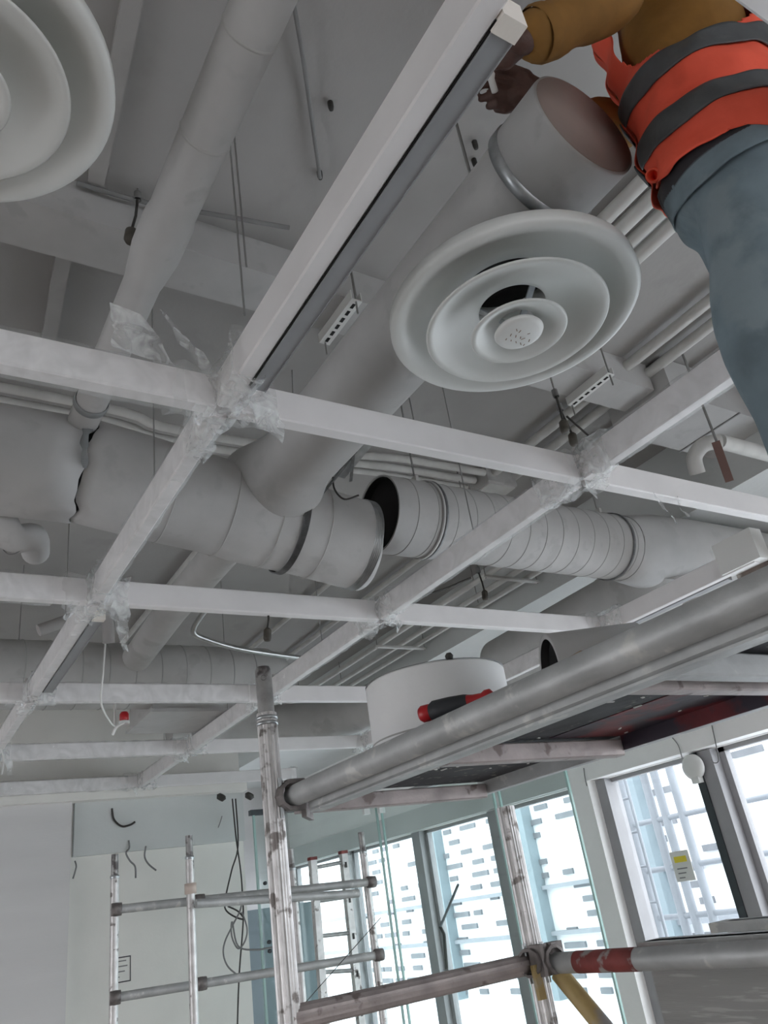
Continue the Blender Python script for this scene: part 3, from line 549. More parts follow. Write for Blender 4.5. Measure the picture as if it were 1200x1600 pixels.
# ------------------------------------------------------------------ ceiling diffusers
def diffuser(label, cx, cy, z, ro):
    t = thing('ceiling_diffuser', label, 'air diffuser', (cx, cy, z), 'round ceiling diffusers')
    s = ro / .30
    def ring(nm, prof, m_='diff'): return MB().lathe([(r * s, h * s) for r, h in prof], (cx, cy, z), (0, 0, 1), 72).build(nm, m_, t)
    ring('outer_ring', [(.300, .014), (.301, .006), (.297, 0), (.288, -.003), (.272, .001), (.262, .006), (.245, .020), (.220, .038), (.190, .052), (.155, .062), (.128, .066), (.128, .15), (.14, .15), (.30, .03), (.300, .014)])
    ring('middle_ring', [(.216, -.020), (.220, -.024), (.215, -.028), (.203, -.024), (.178, -.012), (.150, .002), (.120, .016), (.092, .026), (.082, .028), (.082, .034), (.120, .024), (.150, .010), (.182, -.004), (.216, -.020)])
    ring('inner_ring', [(.112, -.040), (.116, -.044), (.111, -.048), (.100, -.044), (.082, -.034), (.062, -.022), (.044, -.014), (.042, -.010), (.064, -.016), (.086, -.028), (.112, -.040)])
    ring('centre_disc', [(0, -.052), (.046, -.052), (.056, -.049), (.059, -.043), (.054, -.036), (.03, -.028), (0, -.026)], 'white')
    for k in range(3):
        a = k * 2 * PI / 3 + .5; d = Vector((math.cos(a), math.sin(a), 0)) * s
        MB().bar(Vector((cx, cy, z)) + d * .01 + Vector((0, 0, -.026 * s)), Vector((cx, cy, z)) + d * .127 + Vector((0, 0, .075 * s)), .016, .004).build('spoke', 'zinc', t)
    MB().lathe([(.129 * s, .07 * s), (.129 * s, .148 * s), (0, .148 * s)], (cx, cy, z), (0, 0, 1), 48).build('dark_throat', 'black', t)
    return t
df = diffuser('large round white diffuser with concentric rings and a scribbled centre', 1.168, 1.003, 1.195, .297)
# handwritten ink on the centre disc
R3 = random.Random(3)
for row in range(3):
    for k in range(5):
        x = 1.172 - .028 + k * .014; y = 1.003 + .020 - row * .018; a = Vector((x, y, 1.195 - .0535))
        if R3.random() < .85: MB().bar(a, a + Vector((R3.uniform(-.006, .008), R3.uniform(.004, .009), 0)), .0018, .0006).build('ink_mark', 'inkbrown', df)
df2 = diffuser('round white diffuser cut by the picture edge beside the thin duct', -.0425, 1.125, 1.494, .302)

# ------------------------------------------------------------------ dangling black connectors
def connector(label, top, bot, r, z, up=True):
    a = az(*top, z) if up else ay(*top, z); dep = a.dot(FW); b = Vector((a.x, a.y, a.z)); d = ray(*bot); b = d * (math.hypot(a.x, a.y) / math.hypot(d.x, d.y))
    t = thing('pendant_connector', label, 'cable connector', b, 'dangling connectors')
    MB().tube([a, a.lerp(b, .5) + Vector((.003, 0, 0)), b + Vector((0, 0, .01))], .0045, 8).build('cord', 'cable', t)
    MB().lathe([(0, .012), (r * .5, .010), (r, 0), (r * 1.05, -.035), (r * .8, -.045), (0, -.045)], b, (0.1, 0, 1), 14).build('plug', 'plug', t)
    MB().lathe([(.012, 0), (.012, .03), (.004, .035)], a, (0, 0, 1), 10).build('ceiling_hook', 'cablegrey', t)
    if up: MB().tube([a + Vector((0, 0, .03)), (a.x, a.y, CE)], .003, 6).build('hanger_wire', 'wire', t)
connector('brown-black plug dangling on a short cord beside the thin duct', (215, 312), (206, 362), .020, 2.10)
connector('upper of two black plugs dangling below the large diffuser', (869, 620), (880, 660), .016, 1.6)
connector('lower of two black plugs dangling below the large diffuser', (876, 642), (894, 680), .016, 1.6)
connector('small black plug dangling under the second cross tube', (419, 950), (418, 985), .016, 2.85, False)
connector('small black plug dangling behind the ribbed duct', (748, 895), (757, 925), .016, 1.5)
single(MB().tube([ad(660, 932, 3.7), ad(700, 918, 3.72), ad(736, 903, 3.75)], .005, 6), 'cable', 'cable', 'short black cable behind the second cross tube', 'cable')
single(MB().tube([ad(885, 650, 2.9), ad(922, 683, 2.9)], .004, 6), 'cable', 'cable', 'short black cable end beside the two dangling plugs', 'cable')
# sprinkler with red cap on a loose white wire
sp_ = thing('sprinkler_head', 'red capped sprinkler hanging below the third cross tube', 'sprinkler', ad(194, 1128, 4.6))
q = ad(194, 1128, 4.6)
MB().lathe([(0, .0), (.018, 0), (.026, .012), (.026, .045), (.018, .058), (0, .06)], q, (0, 0, 1), 16).build('red_cap', 'red', sp_)
MB().lathe([(.032, -.012), (.032, .004), (.012, .008), (0, .008)], q, (0, 0, 1), 14).build('white_plate', 'white', sp_)
MB().tube(smooth_pts([q, ad(182, 1136, 4.6), ad(176, 1148, 4.6)]), .008, 8).build('nozzle', 'white', sp_)
MB().tube([ad(180, 1135, 4.62), ad(178, 1085, 4.64)], .008, 8).build('drop_pipe', 'pipe', sp_)
single(MB().tube(smooth_pts([ay(152, 955, 4.0), ay(164, 990, 4.0), ay(161, 1050, 4.02), ay(158, 1098, 4.1), ay(172, 1128, 4.3), ad(180, 1135, 4.58)], 6), .005, 6), 'loose_wire', 'white', 'thin white wire looping down from the tube to the sprinkler', 'wire')
single(MB().tube(smooth_pts([Vector((GX[0], 5.15, ZB)), Vector((GX[0] + .02, 5.15, ZB - .08)), Vector((GX[0] + .015, 5.15, ZB - .15))], 5), .004, 6), 'loose_wire', 'white', 'short white wire hanging at the end of the middle tube', 'wire')
# sprinkler pendent at the right, behind B1
sr = thing('pipe_bracket', 'brown clamp and pale pipe bend hanging behind the cross tube by the windows', 'pipe', (3.6, 2.2, 1.75))
MB().tube(smooth_pts([ad(1090, 740, 3.6), ad(1085, 715, 3.6), ad(1100, 695, 3.6), ad(1125, 690, 3.6)]), .035, 14).build('pipe_bend', 'pipe', sr)
MB().bar(ad(1118, 690, 3.5), ad(1140, 752, 3.5), .035, .02).build('clamp', mat('rusty_clamp', (.16, .09, .075), .7), sr)
q = ad(1120, 690, 3.5); MB().tube([q, (q.x, q.y, CE)], .006, 8).build('hanger_rod', 'wire', sr); q = ad(1125, 690, 3.6); MB().tube([q, q + Vector((.5, 0, 0))], .035, 14).build('pipe_run', 'pipe', sr)
# tube fixing by diagonal conduit at the right of the slab
single(MB().bar((3.42, 2.02, 1.15), (3.42, 1.40, 1.15), .09, .04), 'cable_tray', mat('rusty_tray', (.19, .15, .135), .7, var=.4, vscale=14, spots=(.5, .46, .43), spot_amt=.3), 'dark rusty slotted tray beside the square tube cover', 'cable tray')

# ================================================================== NEAR SCAFFOLD AND ITS DECK
AX, AY = .872, 1.925
BXs, BYs = 1.615, 1.925
DKZ = .332                                   # top of the deck
sf = thing('scaffold_bay', 'ribbed aluminium scaffold frame with couplers in front of the glass', 'scaffold', (AX, AY, FZ))
MB().tube([(AX, AY, FZ), (AX, AY, .50)], .0255, 40, flute=.035, sm=False).build('post', 'alu', sf, 'ribbed aluminium post')
MB().tube([(AX, AY, .50), (AX, AY, .615), (AX, AY, .625)], [.022, .022, .018], 20).build('spigot', 'spig', sf, 'dark worn spigot on the post top')
MB().lathe([(0, 0), (.007, 0), (.007, .004)], Vector((AX, AY, .595)) + Vector((-.2, -.42, -.1)).normalized() * .0205, (-.4, -.9, 0), 12).build('spigot_hole', 'black', sf)
for dz in (.472, .487): MB().lathe([(.026, -.005), (.029, -.003), (.029, .003), (.026, .005)], (AX, AY, dz), (0, 0, 1), 24).build('post_ring', 'zinc', sf)
MB().tube([(BXs, BYs, FZ), (BXs, BYs, .215)], .0255, 40, flute=.035, sm=False).build('post', 'alu', sf)
MB().tube([(AX, AY, -.19), (BXs, BYs, -.19)], .0255, 28, flute=.02, sm=False).build('rung', 'alup', sf)
MB().tube([(AX, AY, -.72), (BXs, BYs, -.72)], .0255, 28, flute=.02, sm=False).build('rung', 'alup', sf)
def coup(p, d):
    d = Vector(d).normalized(); p = Vector(p); o_ = d.cross(Vector((0, 0, 1))).normalized()
    c_ = MB().lathe([(.028, -.026), (.036, -.024), (.036, .024), (.028, .026)], p, d, 10, False).build('coupler', 'coupler', sf)
    MB().bar(p + o_ * .02 + Vector((0, 0, -.035)), p + o_ * .02 + Vector((0, 0, .04)), .05, .03, d, .006).build('coupler_jaw', 'coupler', c_)
    MB().tube([p - o_ * .02 + Vector((0, 0, -.05)), p - o_ * .02 + Vector((0, 0, .045))], .006, 8).build('bolt', 'zinc', c_)
RXa = .915
coup((AX + .03, AY - .03, .283), (0, 1, 0)); coup((BXs - .035, BYs - .03, -.185), (1, .3, 0)); coup((BXs - .0, BYs - .06, -.185), (0, 1, 0))
MB().bar((BXs - .05, BYs - .05, -.19), (BXs - .05, BYs - .055, -.27), .022, .012).build('lever', 'yellowpaint', sf)
led = MB().tube([(RXa, AY - .03, .283), (RXa + .01, -.7, .283)], .0265, 28).build('ledger', 'alud', sf, 'weathered grey ledger tube')
MB().lathe([(0, 0), (.02, 0)], (RXa, AY - .029, .283), (0, 1, 0), 16).build('tube_mouth', 'coupler', led)
lt = MB().tube([(BXs + .01, BYs - .03, -.195), (BXs + .01, -.6, -.195)], .0255, 28).build('guard_tube', 'alud', sf, 'grey tube with a red painted band')
MB().tube([(BXs + .01, 1.77, -.195), (BXs + .01, 1.56, -.195)], .0262, 28, caps=False).build('red_band', 'redpaint', lt)
MB().tube([(BXs + .02, BYs - .06, -.22), (BXs + .05, .6, -1.5)], .024, 20).build('brace', 'yellowpaint', sf, 'yellowish diagonal brace')
MB().tube([(AX - .03, AY + .02, -.22), (AX + .30, AY + .05, -.02)], .001, 6).build('tie', 'cable', sf)
# deck
dk = thing('scaffold_deck', 'aluminium framed scaffold deck with dark plywood and a red stain', 'scaffold deck', (1.27, .6, .21))
Y0, Y1, XA, XB = -.6, 1.985, .935, 1.61
dz0, dz1 = .205, .275
MB().bar((XA + .02, Y0, .266), (XA + .02, Y1 - .12, .266), .028, .050, bev=.006).build('side_member', 'alud', dk)
MB().bar((XA + .024, Y0, .2395), (XA + .024, Y1 - .12, .2395), .036, .004).build('side_flange', 'alud', dk)
MB().bar((XB, Y0, .289), (XB, Y1 + .02, .289), .035, .050, bev=.004).build('side_member', 'alud', dk)
for yy, m_ in ((Y1, 'alup'), (1.42, 'alup'), (.86, 'alup'), (.78, 'alud'), (.1, 'alud')): MB().bar((XA + .03, yy, .272), (XB - .018, yy, .272), .035, .040, bev=.003).build('cross_member', m_, dk)
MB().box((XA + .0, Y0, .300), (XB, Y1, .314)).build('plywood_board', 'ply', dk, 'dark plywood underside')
MB().box((XB - .26, .90, .2985), (XB - .02, 1.40, .300)).build('red_stain', 'plyred', dk, 'dark red paint stain')
MB().bar((XB - .0195, .70, .287), (XB - .0195, 1.40, .287), .004, .046).build('red_stain', 'plyred', dk)
R4 = random.Random(5)
for k in range(26):
    x = R4.uniform(1.15, XB - .04); y = R4.uniform(.9, 1.75); a = R4.uniform(0, 3); l = R4.uniform(.006, .03)
    MB().bar((x, y, .2980), (x + l * math.cos(a), y + l * math.sin(a), .2980), .005, .002).build('paint_fleck', 'white', dk)
bk = MB().bar((XA + .0, Y1 - .10, .265), (XA + .06, Y1 - .02, .265), .012, .07).build('deck_hook', 'coupler', dk)
# things on the deck
dr = thing('duct_drum', 'short white drum, a cut duct piece standing on the scaffold deck', 'duct piece', (1.195, 1.60, .314))
MB().lathe([(.150, 0), (.176, .0), (.178, .03), (.178, .178), (.174, .183), (.168, .183), (.166, .03), (.150, 0)], (1.195, 1.60, .3145), (0, 0, 1), 64).build('drum_wall', mat('bright_white_drum', (0.88, 0.88, 0.88), 0.5, var=0.03), dr)
MB().lathe([(.1785, .036), (.1797, .038), (.1785, .040)], (1.195, 1.60, .3145), (0, 0, 1), 64).build('seam', 'ductb', dr)
MB().lathe([(0, 0), (.008, 0), (.01, .01), (.006, .016), (0, .016)], (1.13, 1.44, .497), (0, 0, 1), 10).build('screw', 'cable', dr)
MB().lathe([(.174, .1835), (.178, .184), (.174, .1845)], (1.195, 1.60, .3145), (0, 0, 1), 64).build('dark_rim', 'cablegrey', dr)
hp = thing('hose_piece', 'black-lined duct offcut lying on the deck behind the ledger tube', 'duct piece', (1.30, 1.16, .315))
MB().lathe([(.070, -.10), (.082, -.10), (.082, .10), (.070, .10)], (1.30, 1.16, .397), (.9, -.5, 0), 32).build('outer_skin', 'duct', hp); MB().lathe([(0, -.08), (.072, -.08), (.0715, .1)], (1.30, 1.16, .397), (.9, -.5, 0), 32).build('black_lining', 'black', hp)
cb = MB().box((1.10, 1.0, .325), (1.32, 1.06, .375)); crumple(cb, .02, 9, 4)
single(cb, 'cardboard_scrap', 'card', 'torn brown cardboard scrap on the deck beside the black offcut', 'cardboard')
scr = thing('screwdriver', 'red and black screwdriver lying over the grey ledger tube', 'screwdriver', (RXa, 1.33, .311))
q0 = az(656, 1117, .3365); q1 = az(770, 1088, .3365)
d = (q1 - q0).normalized()
MB().lathe([(0, 0), (.013, .001), (.017, .007), (.017, .022), (.015, .027)], q0, d, 16).build('red_pommel', 'red', scr)
MB().lathe([(.0155, .024), (.021, .034), (.0205, .07), (.018, .10), (.016, .108)], q0, d, 16).build('black_grip', 'blackgrip', scr)
MB().lathe([(.016, .106), (.013, .12), (.012, .138), (.016, .146), (.016, .156), (.008, .162), (0, .163)], q0, d, 16).build('red_collar', 'red', scr)
MB().tube([q0 + d * .13, q0 + d * .25], .003, 8).build('shaft', 'zinc', scr)
# grey boards low on the far side of the scaffold
bd = thing('toe_board', 'wide grey board standing behind the tube with the red band', 'board', (1.85, .9, -.9))
MB().box((1.72, -.5, -.85), (1.755, 1.62, -.168)).build('board', 'plank', bd); MB().box((1.70, -.5, -.20), (1.79, 1.625, -.168)).build('board_cap', 'alud', bd)
bd2 = thing('toe_board', 'second grey board edge showing above the wide board by the window', 'board', (2.1, .9, -.9))
MB().box((2.05, -.5, -.6), (2.08, 1.62, -.165)).build('board', 'plank', bd2); MB().box((2.03, -.5, -.19), (2.11, 1.66, -.165)).build('board_cap', 'alud', bd2)

# ================================================================== FAR SCAFFOLD TOWER AND LADDER
TY = 5.2
ft = thing('scaffold_tower', 'slim silver scaffold tower with two long rails before the back wall', 'scaffold', (2.0, TY, FZ))
def far_post(px, ptop, y, r=.0255, spig=True):
    p = ay(px, 1500, y); top = ay(px, ptop, y); zt = top.z
    MB().tube([(p.x, y, FZ), (p.x, y, zt - (.13 if spig else 0))], r, 24).build('post', 'alu', ft)
    if spig:
        MB().tube([(p.x, y, zt - .13), (p.x, y, zt)], r * .86, 16).build('spigot', 'spig', ft); MB().lathe([(r, -.01), (r + .004, 0), (r, .01)], (p.x, y, zt - .13), (0, 0, 1), 16).build('post_ring', 'zinc', ft)
    return p.x
x1 = far_post(178, 1335, TY + .25); x2 = far_post(301, 1305, TY)
x3 = far_post(468, 1325, TY + .3); x4 = far_post(588, 1298, TY)
for (pa, pb) in (((182, 1421), (580, 1378)), ((180, 1559), (592, 1492))):
    a = ay(*pa, TY + .22); b = ay(*pb, TY - .05); MB().tube([a, b], .0255, 20).build('rail', 'alud', ft)
    for q in (a, b, a.lerp(b, .30)): MB().lathe([(0, -.03), (.036, -.03), (.038, 0), (.036, .03), (0, .03)], q, (b - a), 12).build('coupler', 'coupler', ft)
a = ay(306, 1412, TY - .05); b = ay(560, 1396, TY - .08); MB().tube([a, b], .0255, 16).build('rail', 'alud', ft)
rb = ay(467, 1394, TY + .06); MB().lathe([(.027, -.05), (.0275, .05)], rb, (1, 0, 0), 16).build('red_tape', 'redpaint', ft)
q = ay(302, 1388, TY); MB().lathe([(.027, -.03), (.036, -.028), (.036, .03), (.027, .03)], (x2, TY, q.z), (0, 0, 1), 20).build('tape_wrap', 'tape', ft, 'beige tape wrapped round the post')
ld = thing('step_ladder', 'white aluminium ladder with thin rungs inside the far scaffold', 'ladder', ay(520, 1550, 5.7))
a0, a1 = ay(488, 1342, 5.75), ay(508, 1600, 5.75); b0, b1 = ay(536, 1332, 5.75), ay(564, 1600, 5.75)
for a_, b_ in ((a0, a1), (b0, b1)): 
    e_ = a_ + (b_ - a_) * 3.2
    e_ = a_ + (b_ - a_) * ((FZ + .0 - a_.z) / (b_.z - a_.z)); MB().bar(a_, e_, .05, .05, (0, 1, 0)).build('stile', 'alu', ld)
    MB().box((a_.x - .028, a_.y - .028, a_.z - .01), (a_.x + .028, a_.y + .028, a_.z + .012)).build('stile_cap', 'redpaint', ld)
for k in range(7):
    t = .06 + k * .215; MB().tube([a0.lerp(a1, t), b0.lerp(b1, t)], .014, 10).build('rung', 'alud', ld)
    p = b0.lerp(b1, t + .02); MB().box((p.x - .008, p.y - .029, p.z - .02), (p.x + .008, p.y - .026, p.z + .02)).build('rung_hole', 'cable', ld)

# ================================================================== BACK WALL WIRES AND SMALL THINGS
yw = YB - .065
def wallwire(label, pts, r=.006, y=yw, m_='cable'): return single(MB().tube(smooth_pts([ay(*p, y) for p in pts], 6), r, 6), 'wall_cable', m_, label, 'cable', 'cable ends on the back wall')
wallwire('curved black cable end, topmost on the back wall', [(175, 1263), (178, 1280), (190, 1291), (203, 1289), (211, 1284)], .008)
wallwire('kinked grey cable end above the tall scaffold post', [(201, 1313), (202, 1325), (197, 1333), (203, 1345), (211, 1354), (212, 1372)], .007, m_='cablegrey')
wallwire('hooked grey cable end between the two scaffold posts', [(228, 1322), (226, 1338), (232, 1350), (244, 1360)], .007, m_='cablegrey')
wallwire('short thin cable beside the board edge', [(117, 1345), (119, 1355), (114, 1373)], .006, m_='cablegrey')
wallwire('faint pencil-thin cable near the glass edge', [(347, 1275), (344, 1285), (341, 1293)], .004, m_='cablegrey')
for k, (lab, pts) in enumerate((('long dark cable hanging straight down beside the glass', [(363, 1248), (369, 1310), (376, 1360), (379, 1400), (380, 1440), (374, 1520), (371, 1600), (370, 1680)]),
    ('second long dark cable bowing out to one side near the glass', [(368, 1248), (372, 1320), (362, 1360), (353, 1400), (352, 1420), (366, 1432), (381, 1436), (372, 1424), (356, 1416)]),
    ('looped thin cable swinging below the bundle', [(378, 1395), (376, 1420), (364, 1445), (352, 1470), (349, 1490), (356, 1510), (373, 1525)]),
    ('thin cable loop trailing towards the glass panel', [(378, 1425), (386, 1450), (383, 1470), (372, 1482), (362, 1462), (363, 1440), (372, 1478), (400, 1484), (425, 1480)]))):
    single(MB().tube(smooth_pts([ay(*p, 6.1 - .02 * k) for p in pts], 6), .006, 6), 'hanging_cable', 'cable' if k < 2 else 'cablegrey', lab, 'cable', 'hanging cable bundle')
for k, (px, py) in enumerate(((346, 1245), (390, 1243))):
    p = ay(px, py, YB - .17); single(MB().lathe([(0, -.03), (.03, -.03), (.045, .0), (.03, .02), (0, .02)], p, (.6, -.2, 1), 10), 'cable_clamp', 'cable', 'small black clamp at the wall top, %s' % ('above the cable bundle', 'above the glass edge')[k], 'clamp')
nt_ = thing('wall_stamp', 'small printed square stamp on the back wall behind the post', 'printed mark', ay(190, 1525, YB - .01))
p = ay(191, 1514, YB - .004)
for k in range(4): MB().box((p.x - .07 + .0, YB - .003, p.z + .05 - .035 * k), (p.x + (.03, .04, .02, -.02)[k], YB - .001, p.z + .058 - .035 * k)).build('print_line', 'cablegrey', nt_)
MB().box((p.x - .09, YB - .003, p.z + .075), (p.x + .065, YB - .001, p.z + .083)).box((p.x + .058, YB - .003, p.z - .09), (p.x + .065, YB - .001, p.z + .08)).box((p.x - .09, YB - .003, p.z - .09), (p.x + .065, YB - .001, p.z - .082)).build('print_border', 'ink', nt_)
# window side
sm_ = thing('smoke_detector', 'round white detector on the dark mullion', 'detector', (XF - .05, 3.75, .50))
p = ax(1087, 1198, XF - .06)
MB().lathe([(0, 0), (.07, 0), (.085, .015), (.085, .04), (.06, .055), (0, .06)], p, (-1, 0, 0), 28).build('detector_body', 'white', sm_); MB().box((p.x - .05, p.y - .03, p.z - .11), (p.x, p.y + .03, p.z - .07)).build('detector_foot', 'white', sm_)
ns = thing('window_notice', 'paper notice with a yellow panel stuck on the window', 'notice', ax(1067, 1370, XF + .07))
p = ax(1066, 1353, XF + .07)
MB().box((XF + .070, p.y - .085, p.z - .10), (XF + .073, p.y + .085, p.z + .10)).build('paper', 'sticker', ns); MB().box((XF + .067, p.y - .055, p.z + .025), (XF + .070, p.y + .055, p.z + .065)).build('yellow_panel', 'yellow', ns)
for k in range(3): MB().box((XF + .067, p.y - .04 + .02 * k, p.z - .02 - .03 * k), (XF + .070, p.y + .05, p.z - .012 - .03 * k)).build('print_line', 'cablegrey', ns)
for k, pts in enumerate(([(912, 1200), (914, 1215), (917, 1228)], [(1050, 1152), (1060, 1165), (1066, 1185)], [(1112, 1132), (1119, 1165), (1123, 1188), (1116, 1192), (1112, 1186)])):
    single(MB().tube(smooth_pts([ax(*p, XF - .16) for p in pts], 5), .004, 6), 'pull_cord', 'cablegrey', 'thin cord hanging from the window pelmet, %s' % ('beside the white column', 'between column and detector', 'above the dark mullion, looped')[k], 'cord', 'cords at the window pelmet')
bs = thing('bent_rod', 'thin dark bent rod standing behind the green glass', 'rod', ax(690, 1500, 3.82))
MB().tube([ax(716, 1382, 3.815), ax(700, 1420, 3.815), ax(688, 1448, 3.815)], .010, 8).build('upper_rod', 'extpale', bs); MB().tube([ax(688, 1448, 3.815), ax(694, 1460, 3.815), ax(698, 1514, 3.815)], .012, 8).build('lower_rod', 'cable', bs)

# ================================================================== THE WORKER
def remesh(o, vox, smooth_it=6):
    r = o.modifiers.new('skin', 'REMESH'); r.mode = 'VOXEL'; r.voxel_size = vox; r.use_smooth_shade = True
    s_ = o.modifiers.new('smooth', 'SMOOTH'); s_.factor = .5; s_.iterations = smooth_it
def cap(mb, a, b, ra, rb, n=14):
    a = Vector(a); b = Vector(b); k = 6; pts = [a.lerp(b, i / k) for i in range(k + 1)]
    mb.tube(pts, [ra + (rb - ra) * i / k for i in range(k + 1)], n); mb.ell(a, (ra,) * 3); mb.ell(b, (rb,) * 3); return mb
FA = 2.18                                   # the way he faces, seen from above
FD = Vector((math.cos(FA), math.sin(FA), 0)); LD = Vector((-math.sin(FA), math.cos(FA), 0))
HIP = Vector((1.415, .525, 1.255)); WST = Vector((1.415, .515, 1.41)); CHE = Vector((1.40, .505, 1.67)); SHO = Vector((1.385, .505, 1.85)); NEK = SHO + FD * .03 + Vector((0, 0, .10)); HEA = SHO + FD * .07 + Vector((0, 0, .20))
LSH = SHO + LD * .185; RSH = SHO - LD * .185
LHIP = HIP + LD * .05 + Vector((0, 0, -.05)); RHIP = HIP - LD * .11 + Vector((0, 0, -.05))
LKN = Vector((1.335, .575, .82)); RKN = Vector((1.56, .63, .82)); LAN = Vector((1.375, .60, .43)); RAN = Vector((1.55, .66, .43))
LEL = ad(945, 8, 1.60); LWR = ad(812, 66, 1.50); REL = ad(968, 198, 2.06); RWR = ad(848, 156, 1.99)
wk = thing('person', 'worker in orange-red reflective vest, mustard shirt and faded jeans, reaching over the ducts', 'person', (1.5, .65, DKZ - .018))
# body: head, neck, arms, legs, torso as one surface
bm_ = MB()
bm_.ell(HEA + Vector((0, 0, .02)), (.088, .088, .115), 18, 12); bm_.ell(HEA + FD * .05 + Vector((0, 0, -.055)), (.05, .05, .05)); bm_.ell(HEA + FD * .10, (.016, .016, .025))
for s_ in (-1, 1): bm_.ell(HEA + LD * s_ * .085 + Vector((0, 0, .01)), (.018, .018, .032)); bm_.ell(HEA + FD * .082 + LD * s_ * .032 + Vector((0, 0, .035)), (.013, .013, .010))
cap(bm_, NEK + Vector((0, 0, -.06)), HEA + Vector((0, 0, -.04)), .058, .052)
bm_.ell(CHE, (.11, .11, .2)); bm_.ell(WST, (.105, .105, .16)); bm_.ell(HIP, (.11, .11, .12)); cap(bm_, LSH, RSH, .065, .065)
for a, b, c in ((LSH, LEL, LWR), (RSH, REL, RWR)): cap(bm_, a, b, .048, .040); cap(bm_, b, c, .040, .028)
for a, b, c in ((LHIP, LKN, LAN), (RHIP, RKN, RAN)): cap(bm_, a, b, .075, .055); cap(bm_, b, c, .050, .038)
body = bm_.build('body', 'skin', wk); remesh(body, .012)
def hand(segs, dep):                        # capsules laid out across the picture, each with its own distance and thickness in pixels
    mb = MB()
    for a, b, ra, rb, d0, d1 in segs: cap(mb, ad(*a, dep + d0), ad(*b, dep + d1), ra * dep / FPX, rb * dep / FPX, 12)
    o = mb.build('hand', 'skin', wk); remesh(o, .0042, 3); return o
hand([((872, 162), (846, 150), 16, 18, .02, 0), ((846, 146), (812, 126), 18, 17, 0, -.01), ((846, 152), (806, 148), 19, 18, 0, 0), ((836, 158), (808, 158), 14, 12, .01, .01),
      ((822, 120), (796, 108), 11, 9, -.02, -.03), ((796, 108), (766, 111), 8.5, 6.5, -.03, -.03),
      ((806, 136), (774, 128), 9, 8, -.01, -.03), ((774, 128), (750, 133), 7.5, 6.5, -.03, -.02), ((750, 133), (743, 143), 6.5, 5.5, -.02, .0),
      ((804, 148), (772, 147), 9, 8, 0, -.015), ((772, 147), (752, 154), 7.5, 6, -.015, .01),
      ((806, 158), (778, 163), 8.5, 7.5, .01, 0), ((778, 163), (764, 166), 7, 6, 0, .02), ((810, 166), (790, 172), 7.5, 6.5, .02, .01), ((790, 172), (776, 171), 6.5, 5.5, .01, .03)], 1.93)
hand([((815, 48), (804, 76), 17, 19, -.02, 0), ((804, 72), (790, 92), 21, 17, 0, .03), ((792, 84), (772, 84), 14, 11, .03, .05), ((784, 96), (764, 102), 9, 8, .03, .04), ((764, 102), (748, 105), 7.5, 6, .04, .05),
      ((780, 88), (758, 92), 9, 8, .04, .06), ((776, 80), (754, 80), 9, 8, .05, .08), ((796, 98), (772, 103), 8, 7, .01, .02)], 1.52)
# clothes
sh_ = MB()

for k_ in (-1, 0, 1): sh_.ell(CHE + LD * .05 * k_, (.132, .132, .24), 20, 12); sh_.ell(WST + LD * .04 * k_, (.132, .132, .2), 20, 12)
cap(sh_, LSH, RSH, .085, .085); sh_.ell(HIP + Vector((0, 0, .06)), (.140, .140, .12))
cap(sh_, LSH, LEL, .080, .062); cap(sh_, LEL, LEL.lerp(LWR, .80), .062, .050); cap(sh_, RSH, REL, .075, .058); cap(sh_, REL, REL.lerp(RWR, .35), .058, .05)
cap(sh_, NEK - Vector((0, 0, .09)), NEK - Vector((0, 0, .02)), .075, .066)
crumple(sh_, .012, 13, 2)
so = sh_.build('shirt', 'shirt', wk); remesh(so, .011, 4)
MB().lathe([(.050, 0), (.054, .012), (.052, .03)], LEL.lerp(LWR, .84), LEL - LWR, 20).build('cuff', 'shirt', so)
je = MB()

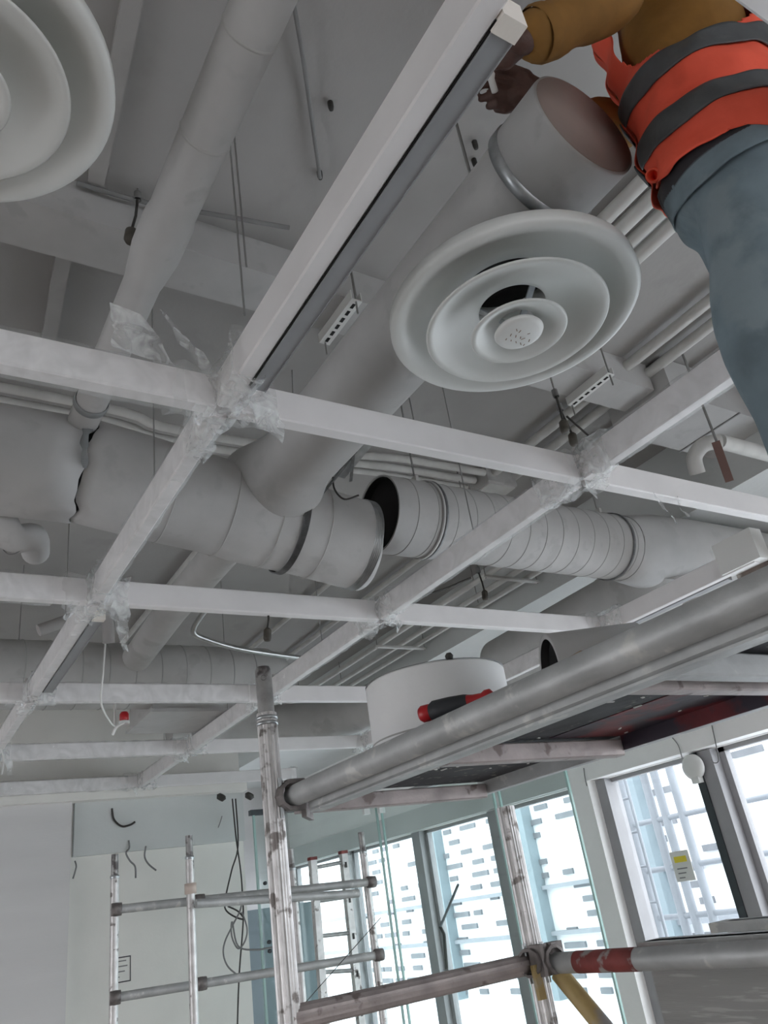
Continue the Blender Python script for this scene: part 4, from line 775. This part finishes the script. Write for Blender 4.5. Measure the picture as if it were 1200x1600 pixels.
for k_ in (-1, 0, 1): je.ell(HIP + LD * .038 * k_, (.142, .142, .14), 20, 12)
je.ell(HIP - FD * .05 + Vector((0, 0, -.05)), (.13, .13, .12), 18, 10)
for a, b, c in ((LHIP, LKN, LAN), (RHIP, RKN, RAN)): cap(je, a, b, .108, .082, 18); cap(je, b, c + Vector((0, 0, .0)), .080, .062, 18); cap(je, c, c + Vector((.0, 0, -.04)), .066, .066, 16)
crumple(je, .014, 11, 5)
jo = je.build('jeans', 'jeans', wk); remesh(jo, .012, 4)
def torso_ring(z, off):
    t = (z - HIP.z) / (SHO.z - HIP.z); c = HIP.lerp(SHO, t); rx = .146 + .004 * math.sin(t * 3) + off; ry = .182 + .010 * math.sin(t * 3) + off; return c, rx, ry
def band(name, z0, z1, off, material, parent, a0=0., a1=2 * PI, thick=None, skip=None, wav=.006, n=120, k=10, tilt=0.0, hemw=0.0):
    vs = []
    for i in range(k + 1):
        for j in range(n + 1):
            a = a0 + (a1 - a0) * j / n; z = z0 + (z1 - z0) * i / k + tilt * math.cos(a) - .075 * math.cos(a - 1.3)
            if i == 0 and hemw: z += hemw * math.sin(a * 5 + 1) + hemw * .6 * math.sin(a * 9)
            c, rx, ry = torso_ring(z, off); w_ = 1 + wav / rx * (noise.noise(Vector((math.cos(a) * 3, math.sin(a) * 3, z * 16))) + .7 * math.sin(z * 50 + a * 4 + 3 * noise.noise(Vector((math.cos(a) * 2, math.sin(a) * 2, 0)))))
            p_ = c + FD * (rx * w_ * math.cos(a)) + LD * (ry * w_ * math.sin(a)); vs.append((p_.x, p_.y, z))
    fs = []
    for i in range(k):
        for j in range(n):
            am = a0 + (a1 - a0) * (j + .5) / n; zm = z0 + (z1 - z0) * (i + .5) / k
            if skip and skip(am, zm): continue
            fs.append((i * (n + 1) + j, i * (n + 1) + j + 1, (i + 1) * (n + 1) + j + 1, (i + 1) * (n + 1) + j))
    o = MB().add(vs, fs, True).build(name, material, parent)
    sd_ = o.modifiers.new('thickness', 'SOLIDIFY'); sd_.thickness = .003
    return o
VZ0, VZ1 = 1.292, 1.88
def armhole(a, z):
    for s_ in (-PI / 2, PI / 2):
        da = (a - s_ + PI) % (2 * PI) - PI
        if z > 1.545 and (da / 1.05) ** 2 + (max(0, 1.64 - z) / .10) ** 2 < 1: return True
    return False
ve = band('vest', VZ0, VZ1, .014, 'vest', wk, .12, 2 * PI - .12, skip=armhole, wav=.009, n=180, k=110, tilt=.035, hemw=.006)
band('reflective_strip', 1.360, 1.410, .020, 'strip', ve, .12, 2 * PI - .12, wav=.007, tilt=.035)
band('reflective_strip', 1.492, 1.542, .020, 'strip', ve, .12, 2 * PI - .12, wav=.007, tilt=.035)
band('belt', 1.290, 1.335, .006, 'belt', jo, wav=.003)
band('waistband', 1.245, 1.292, .006, 'jeans', jo, wav=.003)
q = Vector(torso_ring(1.31, .02)[0]) + FD * .152 + LD * .05; MB().lathe([(.011, -.02), (.016, -.02), (.016, .02), (.011, .02), (.011, -.02)], (q.x, q.y, 1.318), (FD * .4 + LD * .7 + Vector((0, 0, -.5))), 16).build('rolled_hem', 'vest', ve)
for c in (LAN, RAN):
    b_ = MB(); cap(b_, c + Vector((0, 0, .0)), c + Vector((0, 0, -.03)), .05, .05); cap(b_, c + FD * -.03 + Vector((0, 0, -.062)), c + FD * .15 + Vector((0, 0, -.068)), .040, .036)
    for v in b_.v: v.z = max(v.z, DKZ - .0165)
    o = b_.build('boot', 'boot', wk); remesh(o, .009, 3)
hr = MB().ell(HEA - FD * .02 + Vector((0, 0, .05)), (.095, .095, .10), 18, 10)
hr.build('hair', 'hair', body)
# the small fitting he is fixing, held between the fingers
fx = thing('fixing_clip', 'small pale clip held in the worker fingers', 'clip', ad(768, 130, 1.90))
MB().lathe([(0, 0), (.010, .0), (.012, .01), (.008, .02), (.008, .05), (0, .052)], ad(764, 112, 1.875), UP * -1 + RT * .3, 14).build('clip_body', 'sticker', fx)
